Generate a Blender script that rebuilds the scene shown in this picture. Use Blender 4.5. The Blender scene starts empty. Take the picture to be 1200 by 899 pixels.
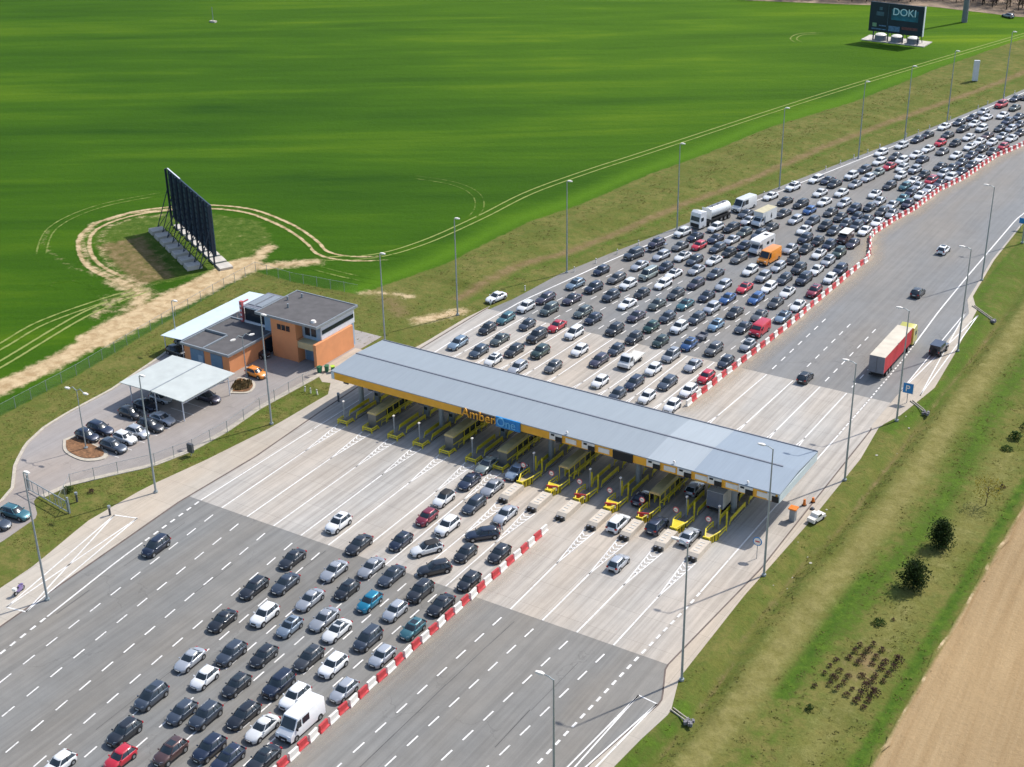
# Toll plaza seen from the air. World: x across the motorway, y along it, z up, metres.
EXPO = 0.35
ASPH = (.222, .217, .203); ASPHF = (.22, .218, .212); CONC = (.455, .42, .375); PAVE = (.46, .405, .335); SERV = (.32, .29, .27)
CROP = ((.017, .06, .0015), (.036, .098, .002), (.085, .158, .004))
VERGE = ((.115, .125, .026), (.17, .155, .045), (.09, .12, .022), (.21, .175, .085))
import bpy, math, random
import numpy as np
from mathutils import Vector, Matrix
random.seed(7); rng = np.random.RandomState(7)
sc = bpy.context.scene
col = sc.collection
PI = math.pi

# ---------------------------------------------------------------- helpers
def link(o, parent=None):
    col.objects.link(o)
    if parent is not None: o.parent = parent
    return o
def tag(o, label=None, cat=None, group=None, kind=None):
    if label: o['label'] = label
    if cat: o['category'] = cat
    if group: o['group'] = group
    if kind: o['kind'] = kind
    return o
def thing(name, label, cat, loc=(0, 0, 0), rz=0, group=None):
    o = bpy.data.objects.new(name, None); o.empty_display_size = .3
    o.location = loc; o.rotation_euler = (0, 0, rz); link(o)
    return tag(o, label, cat, group)
def dup(root, loc, rz, label=None, group=None):
    r = root.copy(); r.location = loc; r.rotation_euler = (0, 0, rz); link(r)
    if label: r['label'] = label
    if group: r['group'] = group
    for ch in list(root.children):
        c = ch.copy(); link(c, r)
        for g in list(ch.children):
            link(g.copy(), c)
    return r

class MB:
    def __init__(s): s.v = []; s.f = []; s.m = []
    def add(s, vs, fs, mi=0):
        b = len(s.v); s.v += [tuple(v) for v in vs]
        s.f += [tuple(b + i for i in f) for f in fs]; s.m += [mi] * len(fs)
    def box(s, x0, y0, z0, x1, y1, z1, mi=0, rz=0, c=None):
        vs = [(x, y, z) for z in (z0, z1) for x, y in ((x0, y0), (x1, y0), (x1, y1), (x0, y1))]
        if rz:
            cx, cy = c or ((x0 + x1) / 2, (y0 + y1) / 2); ca, sa = math.cos(rz), math.sin(rz)
            vs = [(cx + (x - cx) * ca - (y - cy) * sa, cy + (x - cx) * sa + (y - cy) * ca, z) for x, y, z in vs]
        s.add(vs, [(0, 3, 2, 1), (4, 5, 6, 7), (0, 1, 5, 4), (1, 2, 6, 5), (2, 3, 7, 6), (3, 0, 4, 7)], mi)
        return s
    def tube(s, p, q, r, mi=0, n=8, r2=None):
        p, q = Vector(p), Vector(q); d = (q - p).normalized(); r2 = r if r2 is None else r2
        a = d.orthogonal().normalized(); b = d.cross(a)
        vs = [p + (a * math.cos(2 * PI * i / n) + b * math.sin(2 * PI * i / n)) * r for i in range(n)]
        vs += [q + (a * math.cos(2 * PI * i / n) + b * math.sin(2 * PI * i / n)) * r2 for i in range(n)]
        s.add(vs, [(i, (i + 1) % n, n + (i + 1) % n, n + i) for i in range(n)] + [tuple(range(n))[::-1], tuple(range(n, 2 * n))], mi)
        return s
    def prism(s, pts, z0, z1, mi=0):
        n = len(pts)
        s.add([(x, y, z0) for x, y in pts] + [(x, y, z1) for x, y in pts],
              [tuple(range(n))[::-1], tuple(range(n, 2 * n))] + [(i, (i + 1) % n, n + (i + 1) % n, n + i) for i in range(n)], mi)
        return s
    def prism_x(s, pts, x0, x1, mi=0):   # outline in y,z extruded along x
        n = len(pts)
        s.add([(x0, y, z) for y, z in pts] + [(x1, y, z) for y, z in pts],
              [tuple(range(n)), tuple(range(n, 2 * n))[::-1]] + [(i, n + i, n + (i + 1) % n, (i + 1) % n) for i in range(n)], mi)
        return s
    def loft(s, rings, mi=0, closed=True, cap=True):
        n = len(rings[0]); vs = [v for r in rings for v in r]; fs = []
        for k in range(len(rings) - 1):
            for i in range(n if closed else n - 1):
                j = (i + 1) % n
                fs.append((k * n + i, k * n + j, (k + 1) * n + j, (k + 1) * n + i))
        if cap: fs += [tuple(range(n))[::-1], tuple((len(rings) - 1) * n + i for i in range(n))]
        s.add(vs, fs, mi); return s
    def sheet(s, pts, z, mi=0):
        s.add([(x, y, z) for x, y in pts], [tuple(range(len(pts)))], mi); return s
    def strip(s, A, B, z, mi=0, zb=None):   # quads between polylines A and B of equal length
        n = len(A); s.add([(x, y, z) for x, y in A] + [(x, y, z if zb is None else zb) for x, y in B],
              [(i, i + 1, n + i + 1, n + i) for i in range(n - 1)], mi); return s
    def mesh(s, name, mats, smooth=False):
        me = bpy.data.meshes.new(name); me.from_pydata(s.v, [], s.f)
        for m in (mats if isinstance(mats, (list, tuple)) else [mats]): me.materials.append(m)
        me.polygons.foreach_set('material_index', s.m)
        if smooth: me.polygons.foreach_set('use_smooth', [True] * len(me.polygons))
        me.update()
        import bmesh
        bm = bmesh.new(); bm.from_mesh(me); bmesh.ops.recalc_face_normals(bm, faces=bm.faces); bm.to_mesh(me); bm.free()
        if smooth:
            try: me.set_sharp_from_angle(angle=math.radians(smooth if smooth is not True else 35))
            except Exception: pass
        return me
    def build(s, name, mats, parent=None, smooth=False):
        return link(bpy.data.objects.new(name, s.mesh(name, mats, smooth)), parent)

def interp(L, y):
    return float(np.interp(y, [p[1] for p in L], [p[0] for p in L]))
def slope(L, y, d=6): return (interp(L, y + d) - interp(L, y - d)) / (2 * d)

# ---------------------------------------------------------------- materials
def newmat(name):
    m = bpy.data.materials.new(name); m.use_nodes = True
    nt = m.node_tree; b = nt.nodes['Principled BSDF']; return m, nt, b
def N(nt, t, **k):
    n = nt.nodes.new(t)
    for a, v in k.items(): setattr(n, a, v)
    return n
def pos(nt, scale=(1, 1, 1), rot=0, obj=False):
    mp = N(nt, 'ShaderNodeMapping'); mp.inputs['Scale'].default_value = scale
    if rot:
        m0 = N(nt, 'ShaderNodeMapping'); m0.inputs['Rotation'].default_value = (0, 0, rot); g = N(nt, 'ShaderNodeNewGeometry')
        nt.links.new(g.outputs['Position'], m0.inputs['Vector']); nt.links.new(m0.outputs['Vector'], mp.inputs['Vector']); return mp.outputs['Vector']
    if obj:
        t = N(nt, 'ShaderNodeTexCoord'); nt.links.new(t.outputs['Object'], mp.inputs['Vector'])
    else:
        g = N(nt, 'ShaderNodeNewGeometry'); nt.links.new(g.outputs['Position'], mp.inputs['Vector'])
    return mp.outputs['Vector']
def noise(nt, vec, scale, detail=4, rough=.55, dist=0):
    n = N(nt, 'ShaderNodeTexNoise'); n.inputs['Scale'].default_value = scale; n.inputs['Detail'].default_value = detail
    n.inputs['Roughness'].default_value = rough; n.inputs['Distortion'].default_value = dist
    nt.links.new(vec, n.inputs['Vector']); return n.outputs['Fac']
def ramp(nt, fac, stops):
    r = N(nt, 'ShaderNodeValToRGB'); nt.links.new(fac, r.inputs['Fac']); e = r.color_ramp.elements
    while len(e) < len(stops): e.new(.5)
    for i, (p, c) in enumerate(stops):
        e[i].position = p; e[i].color = (c[0], c[1], c[2], 1) if isinstance(c, tuple) else (c, c, c, 1)
    return r.outputs['Color']
def mix(nt, fac, a, b, mode='MIX'):
    n = N(nt, 'ShaderNodeMix', data_type='RGBA', blend_type=mode)
    for s, v in ((n.inputs[0], fac), (n.inputs[6], a), (n.inputs[7], b)):
        if isinstance(v, (int, float)): s.default_value = v
        elif isinstance(v, tuple): s.default_value = (v[0], v[1], v[2], 1)
        else: nt.links.new(v, s)
    return n.outputs[2]
def math_(nt, op, a, b=None, clamp=False):
    n = N(nt, 'ShaderNodeMath', operation=op); n.use_clamp = clamp
    for s, v in ((n.inputs[0], a), (n.inputs[1], b)):
        if v is None: continue
        if isinstance(v, (int, float)): s.default_value = v
        else: nt.links.new(v, s)
    return n.outputs[0]
def bump(nt, b, h, strength=.3, dist=.1):
    n = N(nt, 'ShaderNodeBump'); n.inputs['Strength'].default_value = strength; n.inputs['Distance'].default_value = dist
    nt.links.new(h, n.inputs['Height']); nt.links.new(n.outputs['Normal'], b.inputs['Normal'])
def simple(name, c, rough=.6, metal=0, var=.12, scale=1.5, coat=0, emit=None, spec=.5):
    m, nt, b = newmat(name)
    b.inputs['Roughness'].default_value = rough; b.inputs['Metallic'].default_value = metal
    b.inputs['Coat Weight'].default_value = coat; b.inputs['Coat Roughness'].default_value = .08
    b.inputs['Specular IOR Level'].default_value = spec
    if var:
        f = noise(nt, pos(nt, obj=True), scale, 5)
        cc = ramp(nt, f, [(.3, tuple(v * (1 - var) for v in c)), (.7, tuple(min(1, v * (1 + var)) for v in c))])
        nt.links.new(cc, b.inputs['Base Color'])
    else: b.inputs['Base Color'].default_value = (*c, 1)
    if emit: b.inputs['Emission Color'].default_value = (*c, 1); b.inputs['Emission Strength'].default_value = emit
    return m

def road_mat(name, base, streak=.25, patch=.2, warm=0, oil=.0, joints=False, cracks=True):
    m, nt, b = newmat(name)
    v = pos(nt)
    big = noise(nt, pos(nt, (.03, .03, .03)), 1.0, 4)
    st = noise(nt, pos(nt, (1.0, .022, 1)), 1.35, 3, .6)
    st2 = noise(nt, pos(nt, (1.0, .05, 1)), 3.2, 2, .5)
    fine = noise(nt, v, 9, 3, .8)
    mid = noise(nt, v, .45, 5, .6)
    f = math_(nt, 'MULTIPLY', ramp(nt, big, [(.3, 1 - patch), (.7, 1 + patch * .4)]), ramp(nt, st, [(.36, 1 - streak), (.6, 1.04)]))
    f = math_(nt, 'MULTIPLY', f, ramp(nt, st2, [(.3, 1 - streak * .35), (.65, 1.03)]))
    f = math_(nt, 'MULTIPLY', f, ramp(nt, fine, [(.25, .9), (.75, 1.1)]))
    f = math_(nt, 'MULTIPLY', f, ramp(nt, mid, [(.25, .92), (.75, 1.07)]))
    if cracks:
        w = N(nt, 'ShaderNodeTexVoronoi', feature='DISTANCE_TO_EDGE'); w.inputs['Scale'].default_value = .05
        dn = N(nt, 'ShaderNodeTexNoise'); dn.inputs['Scale'].default_value = .35; dn.inputs['Detail'].default_value = 4; nt.links.new(v, dn.inputs['Vector'])
        va = N(nt, 'ShaderNodeVectorMath', operation='MULTIPLY_ADD'); nt.links.new(dn.outputs['Color'], va.inputs[0]); va.inputs[1].default_value = (7, 7, 0); nt.links.new(v, va.inputs[2])
        nt.links.new(va.outputs[0], w.inputs['Vector'])
        cr = math_(nt, 'LESS_THAN', w.outputs['Distance'], .0035)
        gate = ramp(nt, noise(nt, v, .09, 2), [(.5, 0.0), (.56, 1.0)])
        f = math_(nt, 'MULTIPLY', f, math_(nt, 'SUBTRACT', 1.0, math_(nt, 'MULTIPLY', math_(nt, 'MULTIPLY', cr, gate), .16)))
    if joints:
        br = N(nt, 'ShaderNodeTexBrick'); br.inputs['Scale'].default_value = 1
        br.inputs['Color1'].default_value = (1, 1, 1, 1); br.inputs['Color2'].default_value = (.94, .94, .94, 1); br.inputs['Mortar'].default_value = (.72, .72, .72, 1)
        br.inputs['Mortar Size'].default_value = .03; br.inputs['Brick Width'].default_value = 4.7; br.inputs['Row Height'].default_value = 5.0; br.offset = 0
        nt.links.new(v, br.inputs['Vector']); f = math_(nt, 'MULTIPLY', f, br.outputs['Color'])
    hue = noise(nt, pos(nt, (.06, .02, 1)), 1.3, 3)
    c0 = ramp(nt, hue, [(.35, tuple(v * k for v, k in zip(base, (.97, 1, 1.03)))), (.65, tuple(v * k for v, k in zip(base, (1.06, 1.0, .93))))])
    cc = mix(nt, 1.0, c0, f, 'MULTIPLY'); nt.links.new(cc, b.inputs['Base Color'])
    b.inputs['Roughness'].default_value = .85; b.inputs['Specular IOR Level'].default_value = .3
    bump(nt, b, fine, .25, .02)
    return m

M = {}
M['asphalt'] = road_mat('asphalt', ASPH, .13, .15)
M['asphalt_far'] = road_mat('asphalt_far', ASPHF, .09, .12)
M['concrete_road'] = road_mat('concrete_road', CONC, .2, .1, joints=True, cracks=False)
M['pavement'] = road_mat('pavement', PAVE, .06, .1, joints=True, cracks=False)
M['service'] = road_mat('service_asphalt', SERV, .05, .16)
M['kerb'] = simple('kerb_concrete', (.46, .41, .33), .9, var=.15)
M['gutter'] = simple('gutter', (.13, .1, .085), .9, var=.3, scale=.6)
M['paint'] = None
def road_paint():
    m, nt, b = newmat('road_paint')
    f = noise(nt, pos(nt), 2.2, 6, .75)
    nt.links.new(mix(nt, ramp(nt, noise(nt, pos(nt), .12, 4), [(.4, .0), (.65, .35)]), ramp(nt, f, [(.34, (.42, .4, .38)), (.46, (.8, .78, .74))]), (.4, .39, .37)), b.inputs['Base Color']); b.inputs['Roughness'].default_value = .6
    return m
M['paint'] = road_paint()

# ---- ground: masks stored on the mesh choose between crop, verge grass, dry grass, bare earth and ploughed soil
def ground_mat(name='ground_soil_and_grass', ribbon=False):
    m, nt, b = newmat(name)
    v = pos(nt)
    ra = math.radians(32)
    # crop rows and broad bands
    band = noise(nt, pos(nt, (.006, .045, 1), -ra), 1.0, 5, .62, .6)
    band2 = noise(nt, pos(nt, (.03, .26, 1), -ra), 1.0, 5, .6, .3)
    large = noise(nt, pos(nt, (.008, .012, 1), -ra), 1.0, 3, .5, .4)
    f = math_(nt, 'ADD', math_(nt, 'MULTIPLY', band, .5), math_(nt, 'ADD', math_(nt, 'MULTIPLY', band2, .18), math_(nt, 'MULTIPLY', large, .32)))
    crop = ramp(nt, f, [(.36, CROP[0]), (.52, CROP[1]), (.68, CROP[2])])
    tex = noise(nt, v, 1.6, 6, .75)
    crop = mix(nt, 1.0, crop, ramp(nt, tex, [(.3, .86), (.7, 1.12)]), 'MULTIPLY')
    def attr(n):
        a = N(nt, 'ShaderNodeAttribute'); a.attribute_name = n; return a.outputs['Fac']
    n1 = noise(nt, v, .55, 8, .66); n2 = noise(nt, v, .11, 5, .6); n3 = noise(nt, v, 2.3, 6, .75)
    brk = math_(nt, 'SUBTRACT', math_(nt, 'ADD', math_(nt, 'MULTIPLY', n1, .7), math_(nt, 'MULTIPLY', n3, .3)), .5)
    def mask(n, amp=1.1, w=.12):
        x = math_(nt, 'ADD', attr(n), math_(nt, 'MULTIPLY', brk, amp))
        r = N(nt, 'ShaderNodeMapRange', interpolation_type='SMOOTHSTEP'); nt.links.new(x, r.inputs[0]); r.inputs[1].default_value = .5 - w; r.inputs[2].default_value = .5 + w
        return r.outputs[0]
    verge = mix(nt, ramp(nt, n2, [(.38, 0.0), (.62, 1.0)]), VERGE[0], VERGE[1])
    verge = mix(nt, ramp(nt, n1, [(.42, 0.0), (.6, .8)]), verge, VERGE[2])
    verge = mix(nt, ramp(nt, noise(nt, v, 1.1, 7, .8), [(.6, 0.0), (.7, .55)]), verge, VERGE[3])
    verge = mix(nt, 1.0, verge, ramp(nt, n3, [(.25, .76), (.72, 1.2)]), 'MULTIPLY')
    lush = mix(nt, ramp(nt, n1, [(.4, 0.0), (.62, 1.0)]), (.045, .095, .010), (.085, .14, .016))
    lush = mix(nt, 1.0, lush, ramp(nt, n3, [(.25, .72), (.72, 1.2)]), 'MULTIPLY')
    dry = mix(nt, ramp(nt, n1, [(.35, 0.0), (.65, 1.0)]), (.17, .155, .045), (.235, .21, .075))
    dry = mix(nt, 1.0, dry, ramp(nt, n3, [(.25, .8), (.72, 1.15)]), 'MULTIPLY')
    brown = mix(nt, ramp(nt, n1, [(.35, 0.0), (.65, 1.0)]), (.15, .105, .045), (.23, .165, .08))
    earth = mix(nt, ramp(nt, n1, [(.38, 0.0), (.6, 1.0)]), (.38, .265, .14), (.55, .42, .25))
    plo = noise(nt, pos(nt, (1.0, .03, 1), math.radians(-3)), 1.1, 5, .6)
    plo2 = noise(nt, pos(nt, (.05, .02, 1)), 1.0, 3)
    plough = mix(nt, ramp(nt, plo, [(.35, 0.0), (.68, 1.0)]), (.315, .215, .11), (.385, .275, .15))
    plough = mix(nt, 1.0, plough, ramp(nt, plo2, [(.3, .86), (.7, 1.1)]), 'MULTIPLY')
    plough = mix(nt, 1.0, plough, ramp(nt, n3, [(.25, .9), (.72, 1.08)]), 'MULTIPLY')
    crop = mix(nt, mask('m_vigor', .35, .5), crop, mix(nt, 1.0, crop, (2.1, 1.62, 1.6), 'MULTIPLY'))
    crop = mix(nt, mask('m_edge', .5, .45), crop, (.075, .165, .006))
    c = mix(nt, mask('m_verge', .9), crop, verge)
    c = mix(nt, mask('m_lush', 1.2, .3), c, lush)
    c = mix(nt, mask('m_dry', 1.1, .3), c, dry)
    c = mix(nt, mask('m_brown', 1.1, .25), c, brown)
    c = mix(nt, mask('m_plough', .25, .1), c, plough)
    c = mix(nt, mask('m_earth', 1.2, .2), c, earth)
    if ribbon:
        c = mix(nt, mask('m_track', 1.5, .22), c, (.25, .28, .085))
    nt.links.new(c, b.inputs['Base Color']); b.inputs['Roughness'].default_value = .95; b.inputs['Specular IOR Level'].default_value = .1
    bump(nt, b, math_(nt, 'ADD', n1, math_(nt, 'MULTIPLY', n3, .6)), .55, .35)
    return m
M['ground'] = ground_mat()
M['track'] = ground_mat('ground_with_wheel_tracks', True)
# ---------------------------------------------------------------- plan curves (x at y)
EL = [(-26, -120), (-31.3, -75), (-34.15, -53.5), (-35.5, -37), (-35.4, 28), (-34.4, 45.3), (-30.0, 72.5), (-27.2, 85.3), (-26.2, 90.3), (-16.4, 133.9), (-9.4, 163.6), (-5.8, 179.3), (-3.1, 191), (5.4, 230.5), (12, 262), (24, 310), (50, 400), (84, 500)]
BA = [(9.5, -100), (9.5, 22), (9.9, 31), (10.6, 42.4), (11.5, 59.6), (11.8, 71.7), (12.2, 88.7), (12.5, 95), (11.95, 98.9), (10, 104.8), (8.9, 108), (8.6, 110.8), (8.9, 113.2), (9.7, 121.4), (10.9, 127.6), (11.8, 143.6), (14, 154.5), (15.6, 173.7), (18.3, 184.6), (22, 205), (27, 225), (34, 250), (46, 290), (80, 400)]
ER = [(31.6, -120), (31.9, -59), (32.5, -37), (33, -26), (33, 39), (32.8, 56), (31.8, 78), (31.4, 97), (31, 133), (31.6, 140), (34, 170), (40, 205), (48, 240), (64, 300), (92, 400), (125, 500)]
PL = [(-40, -120), (-42.2, -66), (-42.6, -60), (-44.9, -49), (-44.7, -38.5), (-42.9, -28.3), (-41.3, -15), (-41, -2), (-40, 10), (-39.2, 22), (-39, 34), (-38.2, 40)]
PR = [(38.9, -120), (38.9, -55), (39.3, -50), (40.0, -44.4), (38.2, -38.6), (37.9, -20), (38.4, .6), (38.3, 20), (37.3, 31), (38.8, 36), (40.4, 47.8), (39.4, 62), (37.4, 82), (35.0, 88), (33.4, 108), (32.9, 131), (33.4, 140), (36, 170), (42, 205), (50, 240), (66, 300), (94, 400), (127, 500)]
VF = [(-61, -40), (-61, 34), (-57, 53.5), (-55.5, 82.6), (-51.6, 97.3), (-48.4, 123), (-43.6, 144.5), (-39.8, 171.6), (-29.8, 205), (-21.4, 252.2), (-10, 302), (8, 360), (60, 500)]  # crop boundary on the left
DS = [(-45, 45), (-44, 60), (-40, 69), (-36.5, 84.5), (-32.6, 108), (-27.4, 127.7), (-22, 160.5), (-17.2, 182.4), (-11.6, 205.4), (-4.2, 234), (2, 263.6), (20, 330), (60, 430)]  # worn strip in the verge
def cur(L, y): return interp(L, y)

# ---------------------------------------------------------------- the ground, one sheet
xs = np.concatenate([[-3000, -1200, -500, -260], np.arange(-158, 80, 1.0), [110, 300, 900, 3000]])
ys = np.concatenate([[-1500, -500, -200], np.arange(-95, 345, 1.1), [380, 450, 600, 1200, 4000]])
X, Y = np.meshgrid(xs, ys)
def cx(L, yy): return np.interp(yy, [p[1] for p in L], [p[0] for p in L])
def dist(poly, closed=False):
    P = list(poly) + ([poly[0]] if closed else []); D = np.full(X.shape, 1e9)
    for (ax, ay), (bx, by) in zip(P[:-1], P[1:]):
        dx, dy = bx - ax, by - ay; t = np.clip(((X - ax) * dx + (Y - ay) * dy) / (dx * dx + dy * dy + 1e-9), 0, 1)
        D = np.minimum(D, np.hypot(X - ax - t * dx, Y - ay - t * dy))
    return D
def inside(poly):
    r = np.zeros(X.shape, bool); n = len(poly)
    for i in range(n):
        (ax, ay), (bx, by) = poly[i], poly[i - 1]
        c = ((ay > Y) != (by > Y)) & (X < (bx - ax) * (Y - ay) / ((by - ay) if by != ay else 1e-9) + ax); r ^= c
    return r
def soft(d, w): return np.clip(.5 + d / w * .5, 0, 1)
fence = [(-72, -75), (-78, -45), (-80.2, -34), (-81, -17.6), (-83.9, 4.9), (-85.6, 19.8), (-86.5, 32.6), (-77.3, 31.8), (-62.2, 33.2)]
vergepoly = fence + [(p[0], p[1]) for p in VF if p[1] > 34] + [(250, 500), (250, -300), (-60, -300)]
iv = inside(vergepoly); dv = dist(vergepoly, True); m_verge = np.where(iv, soft(dv, 1.6), soft(-dv, 1.6))
# east of the motorway
FE = [(61.2, -200), (61.2, 20), (62.5, 60), (66, 120), (80, 200), (110, 300)]
fx = cx(FE, Y)
m_plough = soft(X - fx - .4, 1.6); m_lush = np.zeros(X.shape); m_dry = np.zeros(X.shape); m_brown = np.zeros(X.shape); m_earth = np.zeros(X.shape)
def band(c, w, s): return np.clip(.5 + (w - np.abs(X - c)) / s * .5, 0, 1)
right = (X > 34)
wob = np.sin(Y * .11) * .5 + np.sin(Y * .043 + 1) * .8
m_dry = np.maximum(m_dry, right * band(45.8 + wob * .5, 1.7, 2.0) * .95)
m_lush = np.maximum(m_lush, right * band(50.6 + wob, 1.9, 2.6) * np.where(Y > -22, .85, .45))
m_lush = np.maximum(m_lush, right * band(49.3 + wob * .4, 1.3, 1.4) * np.where((Y > -36) & (Y < -8), .95, 0))
m_lush = np.maximum(m_lush, right * band(fx - 1.1, .9, .8) * .9)
m_lush = np.maximum(m_lush, right * band(cx(PR, Y) + 1.3, 1.6, 2) * np.where((Y > 30) | (Y < -42), .8, .25))
m_lush = np.maximum(m_lush, right * np.where(Y > 60, np.clip((Y - 60) / 30, 0, 1) * .5, 0))
m_dry = np.maximum(m_dry, right * band(55.6 + wob * .6, 2.6, 2.6) * np.where(Y < 34, .55, .3))
m_brown = np.maximum(m_brown, right * band(fx + .15, .22, .35) * .1)
m_brown = np.maximum(m_brown, soft(2.6 - np.hypot((X - 55) / 1.25, (Y + 25.2) / 2.1), 2.2) * .55)
ditch = [(41, -200), (41.2, -53.8), (42.6, -44.4), (41.3, -28.4), (41.2, -9.6), (42.3, 5.6), (41.6, 39.8), (42.2, 57.9), (41.3, 100), (44, 160)]
dd = np.abs(X - cx(ditch, Y)); m_brown = np.maximum(m_brown, np.clip(1.1 - dd / 1.1, 0, 1) * .5)
# left verge: worn strip and brownish grass
left = X < cx(EL, Y)
m_brown = np.maximum(m_brown, left * np.where(Y > 40, band(cx(DS, Y), 1.0, 2.0) * .95, 0))
m_lush = np.maximum(m_lush, left * np.where(Y > 40, band(cx(DS, Y) + 2.7, .8, 1.6) * .75, 0))
gp = [(-42, -70), (-44.8, -48), (-43, -28), (-41.5, -2), (-46, 0), (-47.5, -12), (-47, -24), (-49, -33), (-54.5, -43), (-51, -52), (-50, -70)]
ig = inside(gp); m_lush = np.maximum(m_lush, ig * np.where(Y > -32, .38, .25)); m_verge = np.where(ig, 1, m_verge)
m_earth = np.maximum(m_earth, soft(1.8 - dist([(-45.6, 29), (-43, 33), (-41.5, 36)]), 2.5) * .85)
m_earth = np.maximum(m_earth, soft(1.0 - dist([(-62, 34.6), (-57, 36.5), (-53, 37)]), 2.5) * .8)
m_brown = np.maximum(m_brown, soft(3 - dist([(-56, 34), (-50, 30)]), 3) * .6)
# crop brighter lush edge handled by noise; bare earth of the farm road and the turning loops
road = [(-88.5, -75), (-88.3, -40), (-88.2, -27), (-88.0, -17), (-89.6, -1), (-90.0, 14), (-90.3, 27), (-90.6, 34)]
dr = dist(road); m_earth = np.maximum(m_earth, soft(np.where(Y < -8, 2.3, 3.7) - dr, 2.2))
m_earth = np.maximum(m_earth, soft(1.5 - dist([(-90, 30), (-91, 38), (-93, 44)]), 2) * .9)
m_earth = np.maximum(m_earth, soft(1.8 - dist([(-90, 32), (-84, 38), (-80, 42)]), 2.4) * .9)
m_earth = np.maximum(m_earth, soft(2.6 - dist([(-92, 6), (-97, 13), (-103, 15), (-106, 16)]), 4) * .8)
m_earth = np.maximum(m_earth, soft(2.0 - dist([(-93, 16), (-100, 9), (-97, 2)]), 4) * .66)
for w, amp, pl in ((.9, .74, [(-103, 15), (-118, 19), (-130, 28.5), (-134.6, 36.4), (-133, 44.7), (-127, 51.4), (-121.4, 55.9)]),
                   (.7, .66, [(-107, 18), (-116, 22), (-126, 30), (-130.8, 37), (-129.6, 43.5), (-125, 48.6), (-119, 53.4)]),
                   (.9, .45, [(-121, 56), (-112, 58.8), (-104, 57.5), (-97, 54.5)]),
                   (.9, .5, [(-111, 15.5), (-122, 17), (-134, 22), (-141, 30)])):
    m_earth = np.maximum(m_earth, soft(w - dist(pl), 1.3) * amp)
bare = [(-120.5, 37), (-97, 22.8), (-101, 14.5), (-125, 27)]  # brown patch outlined like the billboard's cast shadow, shade put into the ground colour
ib = inside(bare); m_brown = np.maximum(m_brown, np.clip(.5 + np.where(ib, 1, -1) * dist(bare, True) / 3.0, 0, 1) * .6)
loop = [(-98, 18), (-118, 22), (-130, 31), (-130, 45), (-119, 54), (-104, 55), (-94, 47), (-90, 36)]
il = inside(loop); m_verge = np.maximum(m_verge, np.where(il, .5, 0)); m_lush = np.maximum(m_lush, np.where(il, .55, 0))
m_earth = np.maximum(m_earth, np.where(il, .26, 0))
m_verge = np.maximum(m_verge, np.clip(1 - dr / 9, 0, 1) * .45)
m_verge = np.where(m_plough > .5, 1, m_verge)
m_edge = np.clip(1 - np.abs(X - cx(VF, Y) + 3.0) / 6.5, 0, 1) * (X < cx(VF, Y) + 2) * (Y > 30) * .75
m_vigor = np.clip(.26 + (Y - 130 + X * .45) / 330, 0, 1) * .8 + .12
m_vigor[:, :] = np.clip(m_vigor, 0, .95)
# heights
Z = np.zeros(X.shape)
def vnoise(x, y, s):
    i = np.floor(x / s).astype(int); j = np.floor(y / s).astype(int); u = x / s - i; v = y / s - j; u = u * u * (3 - 2 * u); v = v * v * (3 - 2 * v)
    h = lambda a, b: ((np.sin(a * 127.1 + b * 311.7) * 43758.5453) % 1.0)
    return h(i, j) * (1 - u) * (1 - v) + h(i + 1, j) * u * (1 - v) + h(i, j + 1) * (1 - u) * v + h(i + 1, j + 1) * u * v
bumps = (vnoise(X, Y, 3.1) - .5) * .32 + (vnoise(X, Y, 1.3) - .5) * .16
free = np.minimum(np.clip(np.where(X > 30, X - cx(PR, Y) - .8, 0), 0, 2), 2) / 2
Z += np.where(X > 30, free * (bumps - .08 - .95 * np.clip(1 - dd / 1.7, 0, 1)), 0) * np.where(X < fx, 1, .25)
lf = np.clip(cx(EL, Y) - 3.2 - X, 0, 3) / 3 * (Y > 46)
Z += lf * (bumps + .1 + .5 * np.clip(1 - np.abs(X - (cx(VF, Y) + cx(EL, Y)) / 2 + 3) / 7, 0, 1)) * iv
Z = np.where((Y > 345) | (Y < -96) | (X < -158) | (X > 80), 0, Z)
me = bpy.data.meshes.new('ground'); ny, nx = X.shape
co = np.stack([X, Y, Z], -1).reshape(-1, 3).astype(np.float32)
I = np.arange(ny * nx).reshape(ny, nx); q = np.stack([I[:-1, :-1], I[:-1, 1:], I[1:, 1:], I[1:, :-1]], -1).reshape(-1, 4)
me.vertices.add(len(co)); me.vertices.foreach_set('co', co.ravel()); me.loops.add(q.size); me.loops.foreach_set('vertex_index', q.ravel().astype(np.int32))
me.polygons.add(len(q)); me.polygons.foreach_set('loop_start', np.arange(0, q.size, 4, dtype=np.int32)); me.polygons.foreach_set('loop_total', np.full(len(q), 4, np.int32))
me.update(calc_edges=True); me.validate(); me.polygons.foreach_set('use_smooth', [True] * len(me.polygons))
for n_, a_ in (('m_verge', m_verge), ('m_lush', m_lush), ('m_dry', m_dry), ('m_brown', m_brown), ('m_plough', m_plough), ('m_earth', m_earth), ('m_edge', m_edge), ('m_vigor', m_vigor)):
    at = me.attributes.new(n_, 'FLOAT', 'POINT'); at.data.foreach_set('value', np.ascontiguousarray(a_, dtype=np.float32).ravel())
me.materials.append(M['ground']); tag(link(bpy.data.objects.new('ground', me)), kind='structure')
def gz(x, y):
    i = int(np.clip(np.searchsorted(xs, x), 1, nx - 1)); j = int(np.clip(np.searchsorted(ys, y), 1, ny - 1)); return float(Z[j, i])

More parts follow.
